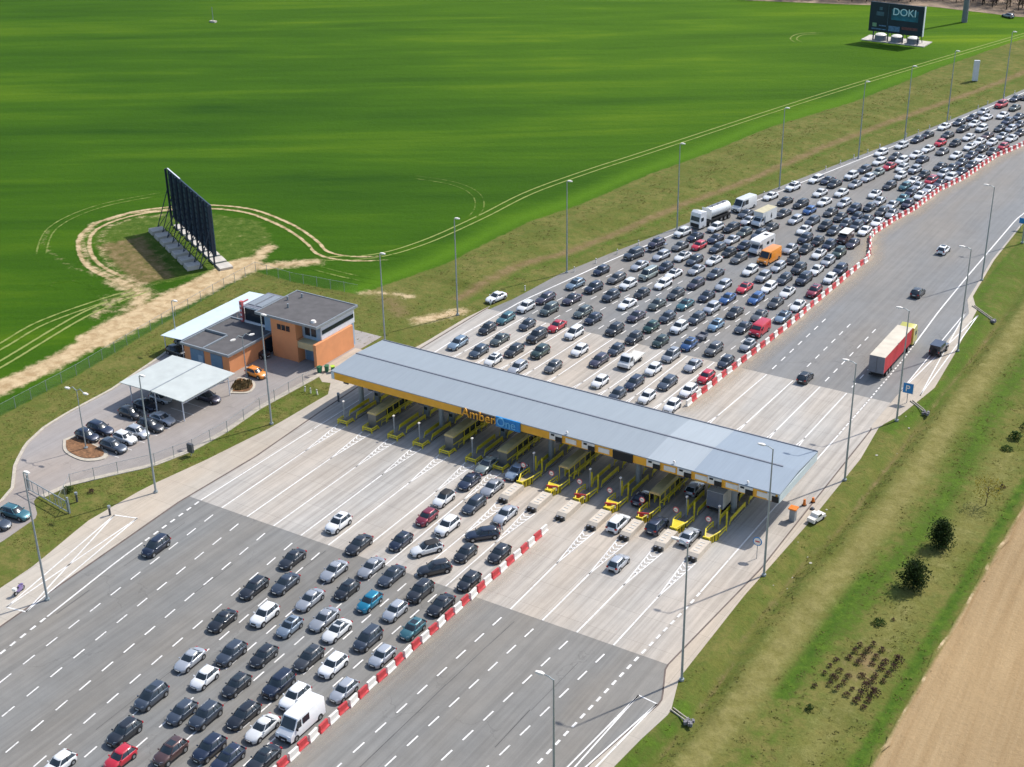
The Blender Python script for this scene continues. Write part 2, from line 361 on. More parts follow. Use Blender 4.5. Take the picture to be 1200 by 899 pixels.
# wheel tracks through the crop
def smoothpoly(P, step=1.5):
    P = [Vector(p) for p in P]; out = []
    for i in range(len(P) - 1):
        p0, p1, p2, p3 = P[max(i - 1, 0)], P[i], P[i + 1], P[min(i + 2, len(P) - 1)]
        n = max(2, int((p2 - p1).length / step))
        for k in range(n):
            t = k / n; out.append(.5 * ((2 * p1) + (p2 - p0) * t + (2 * p0 - 5 * p1 + 4 * p2 - p3) * t * t + (3 * p1 - p0 - 3 * p2 + p3) * t ** 3))
    return out + [P[-1]]
tv, tf, tm, tvg = [], [], [], []
def ribbon(P, off, w, strength, verge=0.0, earth=0.0, zz=.02):
    P = smoothpoly(P); n = len(P); base = len(tv)
    for i, p in enumerate(P):
        d = (P[min(i + 1, n - 1)] - P[max(i - 1, 0)]).normalized(); nrm = Vector((-d.y, d.x))
        e = min(1, i / 4, (n - 1 - i) / 4)
        for k, s in ((-1, 0.0), (-.35, 1.0), (.35, 1.0), (1, 0.0)):
            c = p + nrm * (off + w * k); tv.append((c.x, c.y, zz + .002 * (len(tm) % 7))); tm.append(s * strength * e); tvg.append(s * earth * e)
    for i in range(n - 1):
        for k in range(3): tf.append((base + i * 4 + k, base + i * 4 + k + 1, base + i * 4 + k + 5, base + i * 4 + k + 4))
y_ = -100
while y_ < 110:
    L_ = random.uniform(4, 12); ribbon([(interp(FE, y_ + L_ * t_) + .35 + random.gauss(0, .14), y_ + L_ * t_) for t_ in (0, .33, .66, 1)], 0, random.uniform(.2, .42), 0, earth=random.uniform(.62, .85), zz=.13); y_ += L_ * .92
for q in range(16):
    a_ = random.uniform(0, 6.28); px_, py_ = random.gauss(-104, 4.5), random.gauss(12, 4.5); ribbon([(px_, py_), (px_ + math.cos(a_) * 3, py_ + math.sin(a_) * 2), (px_ + math.cos(a_ + .4) * 6, py_ + math.sin(a_ + .4) * 4)], 0, random.uniform(.25, .6), 0, earth=.72)
for q in range(14):
    a_ = random.uniform(-.5, 1.2); px_, py_ = random.gauss(-88, 3), random.gauss(38, 2.5); ribbon([(px_, py_), (px_ + math.cos(a_) * 3, py_ + math.sin(a_) * 2), (px_ + math.cos(a_ + .3) * 6, py_ + math.sin(a_ + .3) * 4)], 0, random.uniform(.25, .55), 0, earth=.7)
main = [(-93.5, -36), (-95.5, -20.6), (-99.3, 2), (-97.5, 18)]
farm = [(-84, 42), (-80, 44), (-71.4, 50.7), (-67.5, 62), (-65.9, 80), (-65.3, 99), (-61.5, 119), (-56.5, 139), (-45.4, 185), (-35.9, 222), (-24.5, 262), (-10, 312)]
for off, st in ((-.95, .72), (.95, .8)):
    ribbon(farm, off, .34, st); ribbon(main, off, .45, .72)
    ribbon([(-104, -40), (-101, -20), (-103, -5), (-100, 12), (-97, 18)], off, .45, .62)
    ribbon([(-66.5, 53), (-72, 48.5), (-77, 46.5), (-82, 47), (-86.5, 50), (-93, 53.5), (-101, 56.6), (-111.8, 58.8), (-121.4, 56.3), (-127.5, 51.4), (-132, 44.8), (-133, 36.4), (-129, 28.5), (-117.3, 19.6), (-103, 15.5)], off * 1.2, .62, .0, earth=.64)
    ribbon([(-66.5, 75), (-69, 84), (-75, 92), (-84, 96), (-98, 95)], off, .3, .42)
    ribbon([(-63, 40), (-71, 39.5), (-80, 40)], off, .4, .5)
    ribbon([(-135, 60), (-142, 45), (-140, 30), (-128, 16)], off, .35, .5)
    ribbon([(-66, 262), (-72, 268), (-72, 276), (-64, 281)], off, .4, .6)
mt = bpy.data.meshes.new('track'); mt.from_pydata(tv, [], tf)
mt.attributes.new('m_track', 'FLOAT', 'POINT').data.foreach_set('value', tm); ti = np.clip(np.searchsorted(xs, [v[0] for v in tv]), 1, nx - 1); tj = np.clip(np.searchsorted(ys, [v[1] for v in tv]), 1, ny - 1)
fi = (np.array([v[0] for v in tv]) - xs[ti - 1]) / (xs[ti] - xs[ti - 1]); fj = (np.array([v[1] for v in tv]) - ys[tj - 1]) / (ys[tj] - ys[tj - 1])
for n_, a_ in (('m_verge', m_verge), ('m_lush', m_lush), ('m_dry', m_dry), ('m_brown', m_brown), ('m_plough', m_plough), ('m_earth', m_earth), ('m_edge', m_edge), ('m_vigor', m_vigor)):
    val = (a_[tj - 1, ti - 1] * (1 - fi) + a_[tj - 1, ti] * fi) * (1 - fj) + (a_[tj, ti - 1] * (1 - fi) + a_[tj, ti] * fi) * fj
    if n_ == 'm_earth': val = np.maximum(val, np.array(tvg))
    mt.attributes.new(n_, 'FLOAT', 'POINT').data.foreach_set('value', val.astype(np.float32))
mt.materials.append(M['track']); tag(link(bpy.data.objects.new('field_track', mt)), kind='structure')

# ---------------------------------------------------------------- road sheets
def span(y0, y1, step=3.0):
    n = max(1, int(round((y1 - y0) / step))); return [y0 + (y1 - y0) * i / n for i in range(n + 1)]
def sheet_between(name, L, R, y0, y1, z, mat, lo=0, ro=0):
    Ys = span(y0, y1); b = MB(); b.strip([(cur(R, y) + ro, y) for y in Ys], [(cur(L, y) + lo, y) for y in Ys], z)
    return tag(b.build(name, mat), kind='structure')
SHL = [(-37.9, -120), (-37.9, -38), (-38.2, -8), (-38.4, 2.5), (-38.2, 30), (-37.4, 40), (-36.2, 46), (-35.2, 60), (-32.0, 75), (-28.4, 90.3), (-18.3, 133.9), (-11.2, 163.6), (-7.4, 179.3), (-4.7, 191), (3.8, 230.5), (10.2, 262), (22, 310), (48, 400), (82, 500)]
LK = [(-31.6, -120), (-35.6, -71.4), (-37.8, -38.8), (-37.3, -23.5), (-38.2, -7.7), (-38.5, 2.5), (-38.3, 25), (-38.1, 38), (-38, 41)]
tag(sheet_between('road_asphalt', LK, PR, -120, -37, .02, M['asphalt'], 0, -.1))
sheet_between('road_concrete', LK, PR, -37, 39.4, .02, M['concrete_road'], 0, -.1)
sheet_between('road_asphalt_far', SHL, PR, 39.4, 500, .02, M['asphalt_far'], 0, -.15)
# the wearing course ends beside the service lanes: lighter bays and footways
b = MB(); Ys = span(-120, 40.5); b.strip([(cur(LK, y), y) for y in Ys], [(cur(PL, y), y) for y in Ys], .024); tag(b.build('pavement_west', M['pavement']), kind='structure')
b = MB(); b.sheet([(-41.0, -2.2), (-38.4, -2.2), (-38.4, 14), (-48, 14), (-48.0, 3.4), (-44.6, .8), (-43.2, 1.2)], .026); tag(b.build('pavement_office', M['pavement']), kind='structure')
KR = [(36.2, -120), (36.6, -56), (38.3, -43.8), (38.2, -42.8), (36.0, -37.6), (37.3, -13.5), (37.0, 2.4), (36.6, 29), (36.2, 31), (36.2, 52), (36.8, 66), (36.6, 80), (34.6, 86), (33.0, 108), (32.6, 131)]
b = MB(); Ys = span(-120, 131, 1.0); b.strip([(cur(PR, y), y) for y in Ys], [(cur(KR, y), y) for y in Ys], .028); tag(b.build('pavement_east', M['pavement']), kind='structure')
b = MB()
b.strip([(cur(LK, y) + .14, y) for y in span(-120, 40, 1)], [(cur(LK, y) - .14, y) for y in span(-120, 40, 1)], .034)
b.strip([(cur(KR, y) + .1, y) for y in span(-120, 30, 1)], [(cur(KR, y) - .1, y) for y in span(-120, 30, 1)], .036)
tag(b.build('gutter', M['gutter']), kind='structure')
# service road and car park
SRL = [(-64, -100), (-60.5, -58), (-58.9, -52), (-60.8, -48), (-65.8, -43.3), (-69.4, -38.2), (-71.3, -33), (-71.9, -27.7), (-72.1, -18.6), (-74.4, -4.9), (-76.2, 2), (-76.4, 20)]
SRR = [(-50, -100), (-50.8, -58), (-51.6, -51.5), (-55.9, -48.6), (-55.0, -43.1), (-51.6, -37.5), (-48.9, -33.3), (-47.2, -27), (-46.9, -20), (-47.7, -11.6), (-47.1, 2.2), (-47, 20)]
b = MB(); Ys = span(-100, 20, 1.0); b.strip([(cur(SRR, y), y) for y in Ys], [(cur(SRL, y), y) for y in Ys], .022); tag(b.build('service_road', M['service']), kind='structure')
b = MB()
def kerb_line(P, w, z0, z1):
    P = [Vector(p) for p in P]; n = len(P); L_, R_ = [], []
    for i, p in enumerate(P):
        d = (P[min(i + 1, n - 1)] - P[max(i - 1, 0)]).normalized(); m_ = Vector((-d.y, d.x)) * w / 2
        L_.append(p + m_); R_.append(p - m_)
    for i in range(n - 1):
        q_ = [L_[i], L_[i + 1], R_[i + 1], R_[i]]
        b.add([(v.x, v.y, z) for z in (z0, z1) for v in q_], [(4, 5, 6, 7), (0, 1, 5, 4), (2, 3, 7, 6), (1, 2, 6, 5), (3, 0, 4, 7)])
kerb_line([(cur(SRL, y), y) for y in span(-57, 19, 1.5)], .45, 0, .13)
kerb_line([(cur(SRR, y) + .45, y) for y in span(-47.5, 3, 1.5)], .9, 0, .1)
tag(b.build('kerb', M['kerb']), kind='structure')
# traffic islands of the car park
M['mulch'] = simple('brown_mulch', (.2, .1, .045), .95, var=.55, scale=2.5)
M['shrubby'] = simple('dry_plants', (.22, .15, .06), .95, var=.5, scale=4)
def planter(name, label, pts, z=.14):
    t = thing(name, label, 'planting bed', (0, 0, 0))
    P = smoothpoly(pts + [pts[0]], .6); cxm = sum(p.x for p in P) / len(P); cym = sum(p.y for p in P) / len(P)
    b = MB(); b.prism([(p.x, p.y) for p in P[:-1]], 0, z); b.build('kerb_ring', M['kerb'], t)
    b = MB(); b.prism([(cxm + (p.x - cxm) * .84, cym + (p.y - cym) * .8) for p in P[:-1]], z - .02, z + .06); b.build('soil', M['mulch'], t)
    return t, cxm, cym
planter('planting_bed', 'half-round kerbed bed of brown mulch at the end of the parking row', [(-65.6, -34.4), (-64.6, -31.8), (-61, -32.9), (-57.2, -33.6), (-55.8, -35.4), (-58.0, -37.4), (-62.5, -36.9)])
t, cx0, cy0 = planter('planting_bed', 'small kerbed bed of dry brown plants beside the orange car', [(-54.6, -9.9), (-57.4, -5.0), (-54.6, -4.6), (-52.8, -6), (-52.2, -8.4)])
b = MB()
for k in range(420):
    a, r = random.random() * 6.28, math.sqrt(random.random()); x, y = cx0 + math.cos(a) * r * 1.5, cy0 + math.sin(a) * r * 1.7; h = .15 + random.random() * .45; an = random.random() * 3
    dx, dy = math.cos(an) * .14, math.sin(an) * .14; b.add([(x - dx, y - dy, .18), (x + dx, y + dy, .18), (x + dx * .6 + .1, y + dy, .2 + h), (x - dx * .5, y - dy + .1, .2 + h)], [(0, 1, 2, 3)])
b.build('plants', M['shrubby'], t)

# ---------------------------------------------------------------- painted markings
b = MB(); ZM = .042
def line(p, q, w=.16, z=ZM):
    p, q = Vector(p), Vector(q); d = (q - p).normalized(); n = Vector((-d.y, d.x)) * w / 2
    b.add([(p.x + n.x, p.y + n.y, z), (p.x - n.x, p.y - n.y, z), (q.x - n.x, q.y - n.y, z), (q.x + n.x, q.y + n.y, z)], [(0, 1, 2, 3)])
def pline(L, y0, y1, w, off=0, dash=None):
    if dash is None:
        Ys = span(y0, y1, 3)
        for a, c in zip(Ys[:-1], Ys[1:]): line((cur(L, a) + off, a), (cur(L, c) + off, c), w)
    else:
        y = y0
        while y < y1: line((cur(L, y) + off, y), (cur(L, y + dash[0]) + off, y + dash[0]), w); y += dash[1]
pline(EL, -75, -68, .3, dash=(.9, 1.7)); pline(EL, -67, -49, .24); pline(EL, -48.5, -37, .28, dash=(.9, 1.7)); pline(EL, -37, -13, .2); pline(EL, -12.5, 14, .14)
pline(EL, 14, 500, .28); pline(EL, -120, -76, .3, dash=(.9, 1.7))
pline(ER, -120, -23, .28, dash=(.9, 1.7)); pline(ER, -22, 24, .2); pline(ER, 24, 37, .2, dash=(1.2, 1.5)); pline(ER, 37, 62, .22, dash=(.7, 1.2)); pline(ER, 62, 500, .24)
ISL = [-32.5, -27.8, -23.1, -18.5, -13.8, -9.2, -4.6, .66, 5.24, 9.7, 14.4, 19.3, 24.3, 29.0]
LN = [-31.6, -27.05, -22.4, -17.7, -13.1, -8.5, -3.9, .75, 5.4, None, 14.9, 19.4, 24.1, 29.0]
LF = [-30.1, -25.5, -21, -16.6, -12.2, -7.5, -2.65, 1.7, 6.6, None, 15.8, 20.3, 24.8, 29.2]
for i, (xi, a, c) in enumerate(zip(ISL, LN, LF)):
    yf = -9.6 if i < 7 else -16.6
    def hatch(x0, y0, x1, y1, w1):
        n = int(abs(y1 - y0) / .85); sg = 1 if y1 > y0 else -1
        line((x0, y0), (x1 - w1 / 2, y1), .17); line((x0, y0), (x1 + w1 / 2, y1), .17)
        for k in range(2, n):
            f = k / n; cxk = x0 + (x1 - x0) * f; hw = w1 / 2 * f - .1; yk = y0 + (y1 - y0) * f
            if hw > .2:
                line((cxk - hw, yk), (cxk, yk - .55 * sg), .2); line((cxk + hw, yk), (cxk, yk - .55 * sg), .2)
    if a is not None:
        line((a, -37), (a + (xi - a) * .55, yf - 9), .2); hatch(a + (xi - a) * .55, yf - 9, xi, yf, 1.5)
        k_ = .11 if a < -20 else .11 * (9.5 - a) / 29.5 if a < 9 else -.05 * (a - 9.5) / 19
        y = -39.0
        while y > -118:
            line((a + k_ * (-37 - y), y), (a + k_ * (-37 - y + 1.9), y - 1.9), .19); y -= 3.78
    if c is not None:
        line((c, 39.2), (c + (xi - c) * .5, 22), .2); hatch(c + (xi - c) * .5, 22, xi, 12.5, 1.5)
        y = 41.5
        ymax = 70 if c < 9 else 65
        while y < ymax:
            g_ = lambda yy: (10.5 - (10.5 - c) * (cur(BA, yy) - cur(EL, yy)) / 45.5 + (cur(BA, yy) - 10.5)) if c < 9 else c + (cur(BA, yy) - 10.6) * .05
            line((g_(y), y), (g_(y + 1.75), y + 1.75), .19); y += 3.65
# hatched lay-bys
def lay(P, closed=True):
    for p, q_ in zip(P, P[1:] + (P[:1] if closed else [])): line(p, q_, .2)
lay([(-38.2, -68.2), (-35.4, -67.6), (-39.6, -44.9), (-42.9, -45.9)]); line((-38.2, -68.2), (-39.6, -44.9), .2); line((-35.4, -67.6), (-42.9, -45.9), .2)
line((35.7, -43.6), (38.1, -43.9), .18); line((35.7, -43.6), (33.9, -72), .18); line((38.1, -43.9), (36.3, -72), .18); line((35.7, -43.6), (35.2, -72), .18); line((38.1, -43.9), (34.4, -72), .18)
line((36.2, 44), (36.0, 72), .18); line((39.3, 44), (38.7, 66), .18); line((36.2, 44), (38.2, 80), .18); line((39.3, 44), (36.0, 80), .18); line((36.0, 72), (36.0, 80), .18); line((38.7, 66), (38.2, 80), .18)
tag(b.build('road_markings', M['paint']), kind='structure')
# tar-sealed lane seams and patched repairs
b = MB()
for x0_, y0_, y1_, k_ in ((-29.2, -112, -38, -.105), (-18, -112, -52, -.08), (-10.6, -112, -40, -.05), (-2.0, -112, -60, -.03), (16.5, -112, -40, .0), (26.2, -112, -42, .02)):
    y = y0_; xx = x0_ + k_ * 0
    while y < y1_:
        L_ = random.uniform(4, 11)
        if random.random() < .72:
            xa = x0_ + k_ * (y - y0_) * .55 + random.uniform(-.05, .05); line((xa, y), (xa + k_ * L_ * .55 + random.uniform(-.12, .12), y + L_), random.uniform(.05, .11), .033)
        y += L_
M['tar'] = simple('tar_seal', (.085, .083, .08), .7, var=.35, scale=.4); tag(b.build('tar_seams', M['tar']), kind='structure')
# service road dividing edge and parking bays
b = MB(); ZM = .03
for k in range(8): line((-59.2, -34 + k * 2.6), (-54.4, -34 + k * 2.6), .1, .03)
b.build('parking_markings', M['paint']); tag(bpy.data.objects['parking_markings'], kind='structure')
# ---------------------------------------------------------------- vehicles (forward = +y)
PAINT = dict(black=(.017, .021, .028), navy=(.014, .025, .055), slate=(.05, .066, .092), darkgrey=(.04, .044, .05), grey=(.12, .125, .13), silver=(.4, .42, .45),
    bluesilver=(.24, .3, .37), steel=(.17, .24, .31), steeldark=(.035, .055, .08), white=(.78, .79, .78), cyan=(.0, .2, .33), teal=(.04, .15, .18),
    red=(.52, .012, .03), darkred=(.2, .012, .03), brown=(.1, .05, .045), violet=(.045, .042, .07), greygreen=(.075, .1, .095), darkgreen=(.018, .045, .035),
    greysilver=(.24, .28, .26), blue=(.02, .09, .26), lightblue=(.22, .36, .5), green=(.008, .065, .05), orange=(.9, .26, .01), whiteblack=(.78, .79, .78), yellow=(.6, .56, .09))
WORDS = dict(bluesilver='silver blue', steel='steel blue', steeldark='dark steel', darkgrey='dark grey', darkred='dark red', greygreen='grey green', darkgreen='dark green',
    greysilver='silver grey', lightblue='light blue', whiteblack='two-tone white', cyan='bright blue', slate='slate grey', violet='dark violet')
def carpaint(name, c):
    m, nt, b = newmat('paint_' + name)
    lw = c[0] > .6
    b.inputs['Base Color'].default_value = (*c, 1); b.inputs['Metallic'].default_value = 0 if lw or name in ('red', 'orange', 'yellow') else .35
    b.inputs['Roughness'].default_value = .38; b.inputs['Coat Weight'].default_value = 1.0; b.inputs['Coat Roughness'].default_value = .06
    oi = N(nt, 'ShaderNodeObjectInfo')
    d = ramp(nt, oi.outputs['Random'], [(0, tuple(v * .82 for v in c)), (1, tuple(min(.85, v * 1.18 + .004) for v in c))])
    dust = noise(nt, pos(nt, obj=True), 1.1, 4); nt.links.new(mix(nt, ramp(nt, dust, [(.4, 0.0), (.8, .05)]), d, (.25, .26, .28)), b.inputs['Base Color'])
    return m
PM = {k: carpaint(k, v) for k, v in PAINT.items()}
M['carglass'] = simple('car_glass', (.022, .032, .04), .2, 0, 0, coat=.0, spec=.7)
M['trim'] = simple('black_trim', (.018, .018, .02), .7, 0, 0)
M['tyre'] = simple('tyre', (.02, .02, .02), .9, 0, 0)
M['rim'] = simple('wheel_rim', (.38, .39, .4), .35, .6, 0)
M['lamp'] = simple('headlamp_glass', (.72, .75, .78), .15, .1, 0, coat=.5)
M['tail'] = simple('tail_lamp', (.35, .01, .01), .2, 0, 0, coat=.5)
M['plate'] = simple('number_plate', (.7, .7, .66), .5, 0, 0)
M['chrome'] = simple('chrome', (.6, .6, .62), .2, .9, 0)

SPEC = {  # L, W, H, belt z, hood front z, cowl y, glass base rear y, roof front y, roof rear y, deck z, nose fraction
 's': dict(L=4.7, W=1.82, H=1.45, belt=.95, hood=.72, cowl=.88, gb=-1.72, rf=.18, rr=-.98, deck=1.0, wh=.33, name='sedan'),
 'h': dict(L=4.1, W=1.76, H=1.5, belt=.97, hood=.76, cowl=.84, gb=-1.93, rf=.28, rr=-1.38, deck=.99, wh=.32, name='hatchback'),
 'e': dict(L=4.72, W=1.82, H=1.5, belt=.96, hood=.73, cowl=.9, gb=-2.22, rf=.22, rr=-1.72, deck=.99, wh=.33, name='estate_car'),
 'u': dict(L=4.5, W=1.88, H=1.68, belt=1.1, hood=.9, cowl=.9, gb=-2.08, rf=.3, rr=-1.6, deck=1.1, wh=.37, name='suv'),
 'U': dict(L=4.85, W=1.96, H=1.82, belt=1.18, hood=1.0, cowl=1.0, gb=-2.28, rf=.42, rr=-1.98, deck=1.18, wh=.4, name='large_suv'),
 'm': dict(L=4.6, W=1.85, H=1.7, belt=1.03, hood=.82, cowl=1.2, gb=-2.16, rf=.35, rr=-1.82, deck=1.05, wh=.34, name='minivan'),
 'M': dict(L=5.0, W=1.92, H=1.98, belt=1.15, hood=.98, cowl=1.55, gb=-2.42, rf=.95, rr=-2.3, deck=1.15, wh=.35, name='minibus'),
}
def car_parts(s, roofblack=False, variant=0):
    L, W, H, bz, hz, cw, gb, rf, rr, dz, wr = (s[k] for k in ('L', 'W', 'H', 'belt', 'hood', 'cowl', 'gb', 'rf', 'rr', 'deck', 'wh'))
    h = L / 2; w = W / 2; zb = .2 + (wr - .32) * 1.2
    st = [(-h, .56, .78), (-h + .05, .74, .9), (-h + .16, (dz - .06), .95), (gb + .05 if gb > -h + .3 else -h + .26, dz, .985), (-h * .45, bz + .02, 1.0), (0, bz, 1.0), (cw * .8, bz - .01, 1.0),
          (cw + .1, bz - .04, .99), ((cw + h) / 2, (bz + hz) / 2 + .03, .975), (h - .38, hz, .93), (h - .13, hz - .09, .83), (h, .5, .62)]
    rings = []
    for y, zt, wf in st:
        ww = w * wf; r = []
        for fx_, fz in ((.93, 0), (.985, .2), (1.0, .58), (.975, .88), (.86, .985), (.5, 1.01)):
            r.append((ww * fx_, y, zb + (zt - zb) * fz))
        r = [(x, y_ - math.copysign(.24 * (x / w) ** 2 * max(0, (abs(y_) - h + .75) / .75), y_), z) for x, y_, z in r]
        rings.append(r + [(-x, y_, z) for x, y_, z in r[::-1]])
    b = MB(); b.loft(rings, 0)
    # sills, grille, lower bumpers
    b.box(-w * .985, -h * .76, zb - .04, w * .985, h * .74, zb + .1, 1)
    b.box(-w * .46, h - .1, .3, w * .46, h + .0, .48, 1); b.box(-w * .36, h - .1, .55, w * .36, h - .02, hz - .18, 1)
    b.box(-w * .46, -h - .02, .26, w * .46, -h + .1, .44, 1)
    b.box(-.26, h + .005, .42, .26, h + .03, .53, 2); b.box(-.26, -h - .035, .62, .26, -h - .005, .73, 2)
    yw = (h - .86, -h + .88)
    for yy in yw:
        for sx in (-1, 1):
            b.tube((sx * (w - .12), yy, wr), (sx * (w + .006), yy, wr), wr + .075, 1, 14)
    # roof cap and pillars
    def ring(y0, y1, hw, z, ch):
        return [(hw, y0 + ch, z), (hw, y1 - ch, z), (hw - ch * .9, y1, z), (-hw + ch * .9, y1, z), (-hw, y1 - ch, z), (-hw, y0 + ch, z), (-hw + ch * .6, y0, z), (hw - ch * .6, y0, z)]
    wt, wb = w * .69, w * .9
    rm = 1 if roofblack else 0
    b.loft([ring(rr - .03, rf + .03, wt + .035, H - .085, .28), ring(rr, rf, wt + .02, H - .035, .3), ring(rr + .2, rf - .22, wt - .14, H, .26)], rm)
    if variant == 1: b.box(-wt * .72, rf - 1.05, H - .01, wt * .72, rf - .25, H + .008, 3)
    if variant == 2:
        for sx in (-1, 1): b.box(sx * (wt - .07) - .02, rr + .2, H - .03, sx * (wt - .07) + .02, rf - .2, H + .045, 4)
    for sx in (-1, 1):
        b.tube((sx * (wb - .02), cw - .25, bz - .02), (sx * (wt + .005), rf - .2, H - .06), .05, 0, 5)
        b.tube((sx * (wb - .05), gb + .12, dz - .02), (sx * (wt - .0), rr + .04, H - .06), .085, 0, 5)
        ym = (cw + gb) / 2 - .02; b.tube((sx * (wb + .012), ym, bz - .02), (sx * (wt + .022), ym - .05, H - .07), .045, 1, 5)
        if L > 4.3 and gb < -2: b.tube((sx * (wb + .012), gb + .85, bz - .02), (sx * (wt + .02), rr + .62, H - .07), .04, 0, 5)
        b.box(sx * (w + .02) - .1, cw - .22, bz - .02, sx * (w + .02) + .1, cw - .1, bz + .12, 0)
    body = b
    g = MB(); z0, z1 = bz - .04, H - .07
    g.loft([ring(gb, cw, wb, z0, .26), ring(gb * .52 + rr * .48, cw * .52 + rf * .48, wb * .52 + wt * .48 + .025, z0 * .48 + z1 * .52, .27), ring(rr, rf, wt + .012, z1, .27)], 0)
    wh_ = []
    for yy in yw:
        for sx in (-1, 1):
            m_ = MB(); m_.tube((sx * (w - .2), yy, wr), (sx * (w + .02), yy, wr), wr, 0, 14); m_.tube((sx * (w - .02), yy, wr), (sx * (w + .035), yy, wr), wr * .62, 1, 10); wh_.append(m_)
    hl, tl = [], []
    for sx in (-1, 1):
        x1, x0 = sx * w * .78, sx * w * .44
        m_ = MB(); m_.add([(x0, h - .1, hz - .22), (x1, h - .27, hz - .2), (x1, h - .42, hz - .015), (x0, h - .22, hz - .05), (x0, h - .3, hz - .22), (x1, h - .5, hz - .2), (x1, h - .62, hz - .05), (x0, h - .42, hz - .1)],
                          [(0, 1, 2, 3), (7, 6, 5, 4), (0, 4, 5, 1), (1, 5, 6, 2), (2, 6, 7, 3), (3, 7, 4, 0)]); hl.append(m_)
        xa, xb = sorted((sx * w * .58, sx * w * .9)); m_ = MB(); m_.box(xa, -h + .07, dz - .3, xb, -h + .26, dz - .1); tl.append(m_)
    return body, g, wh_, hl, tl
TM = {}
def car_proto(t, variant, roofblack=False):
    k = (t, variant, roofblack)
    if k not in TM:
        body, g, wh_, hl, tl = car_parts(SPEC[t], roofblack, variant)
        mats = [PM['white'], M['trim'], M['plate'], M['carglass'], M['rim']]
        lo = MB()  # far cars: lamps and wheels stay in the body mesh
        lo.v, lo.f, lo.m = list(body.v), list(body.f), list(body.m)
        for m_ in wh_: lo.add(m_.v, m_.f, 5)
        for m_ in hl: lo.add(m_.v, m_.f, 6)
        for m_ in tl: lo.add(m_.v, m_.f, 7)
        TM[k] = dict(body=body.mesh(SPEC[t]['name'] + '_body', mats, 48), far=lo.mesh(SPEC[t]['name'] + '_body', mats + [M['tyre'], M['lamp'], M['tail']], 48),
                     win=g.mesh('windows', M['carglass'], 70), wheels=[m_.mesh('wheel', [M['tyre'], M['rim']], 30) for m_ in wh_],
                     hl=[m_.mesh('headlight', M['lamp']) for m_ in hl], tl=[m_.mesh('tail_light', M['tail']) for m_ in tl])
    return TM[k]
def setmat(o, m):
    o.material_slots[0].link = 'OBJECT'; o.material_slots[0].material = m
def add_car(t, colour, x, y, rz, label, group=None, near=True, cat='car', variant=None, z=.04, s=1.0):
    v = random.choice([0, 0, 1, 2] if t in 'euUmM' else [0, 0, 0, 1]) if variant is None else variant
    P = car_proto(t, v, colour == 'whiteblack')
    root = thing(SPEC[t]['name'], label, cat, (x, y, z), rz, group); root.scale = (s * random.uniform(.98, 1.02), s * random.uniform(.955, 1.025), s * random.uniform(.965, 1.03))
    b = link(bpy.data.objects.new('body', P['body'] if near else P['far']), root); setmat(b, PM[colour])
    link(bpy.data.objects.new('windows', P['win']), root)
    if near:
        for n_, L_ in (('wheel', P['wheels']), ('headlight', P['hl']), ('tail_light', P['tl'])):
            for m_ in L_: link(bpy.data.objects.new(n_, m_), root)
    return root
ORD = ['', 'first', 'second', 'third', 'fourth', 'fifth', 'sixth', 'seventh', 'eighth', 'ninth', 'tenth', 'eleventh', 'twelfth', 'thirteenth', 'fourteenth', 'fifteenth', 'sixteenth', 'seventeenth', 'eighteenth', 'nineteenth', 'twentieth']
def ordn(n): return ORD[n] if n <= 20 else ('thirtieth' if n == 30 else 'fortieth' if n == 40 else ('twenty-' if n < 30 else 'thirty-' if n < 40 else 'forty-') + ORD[n % 10])
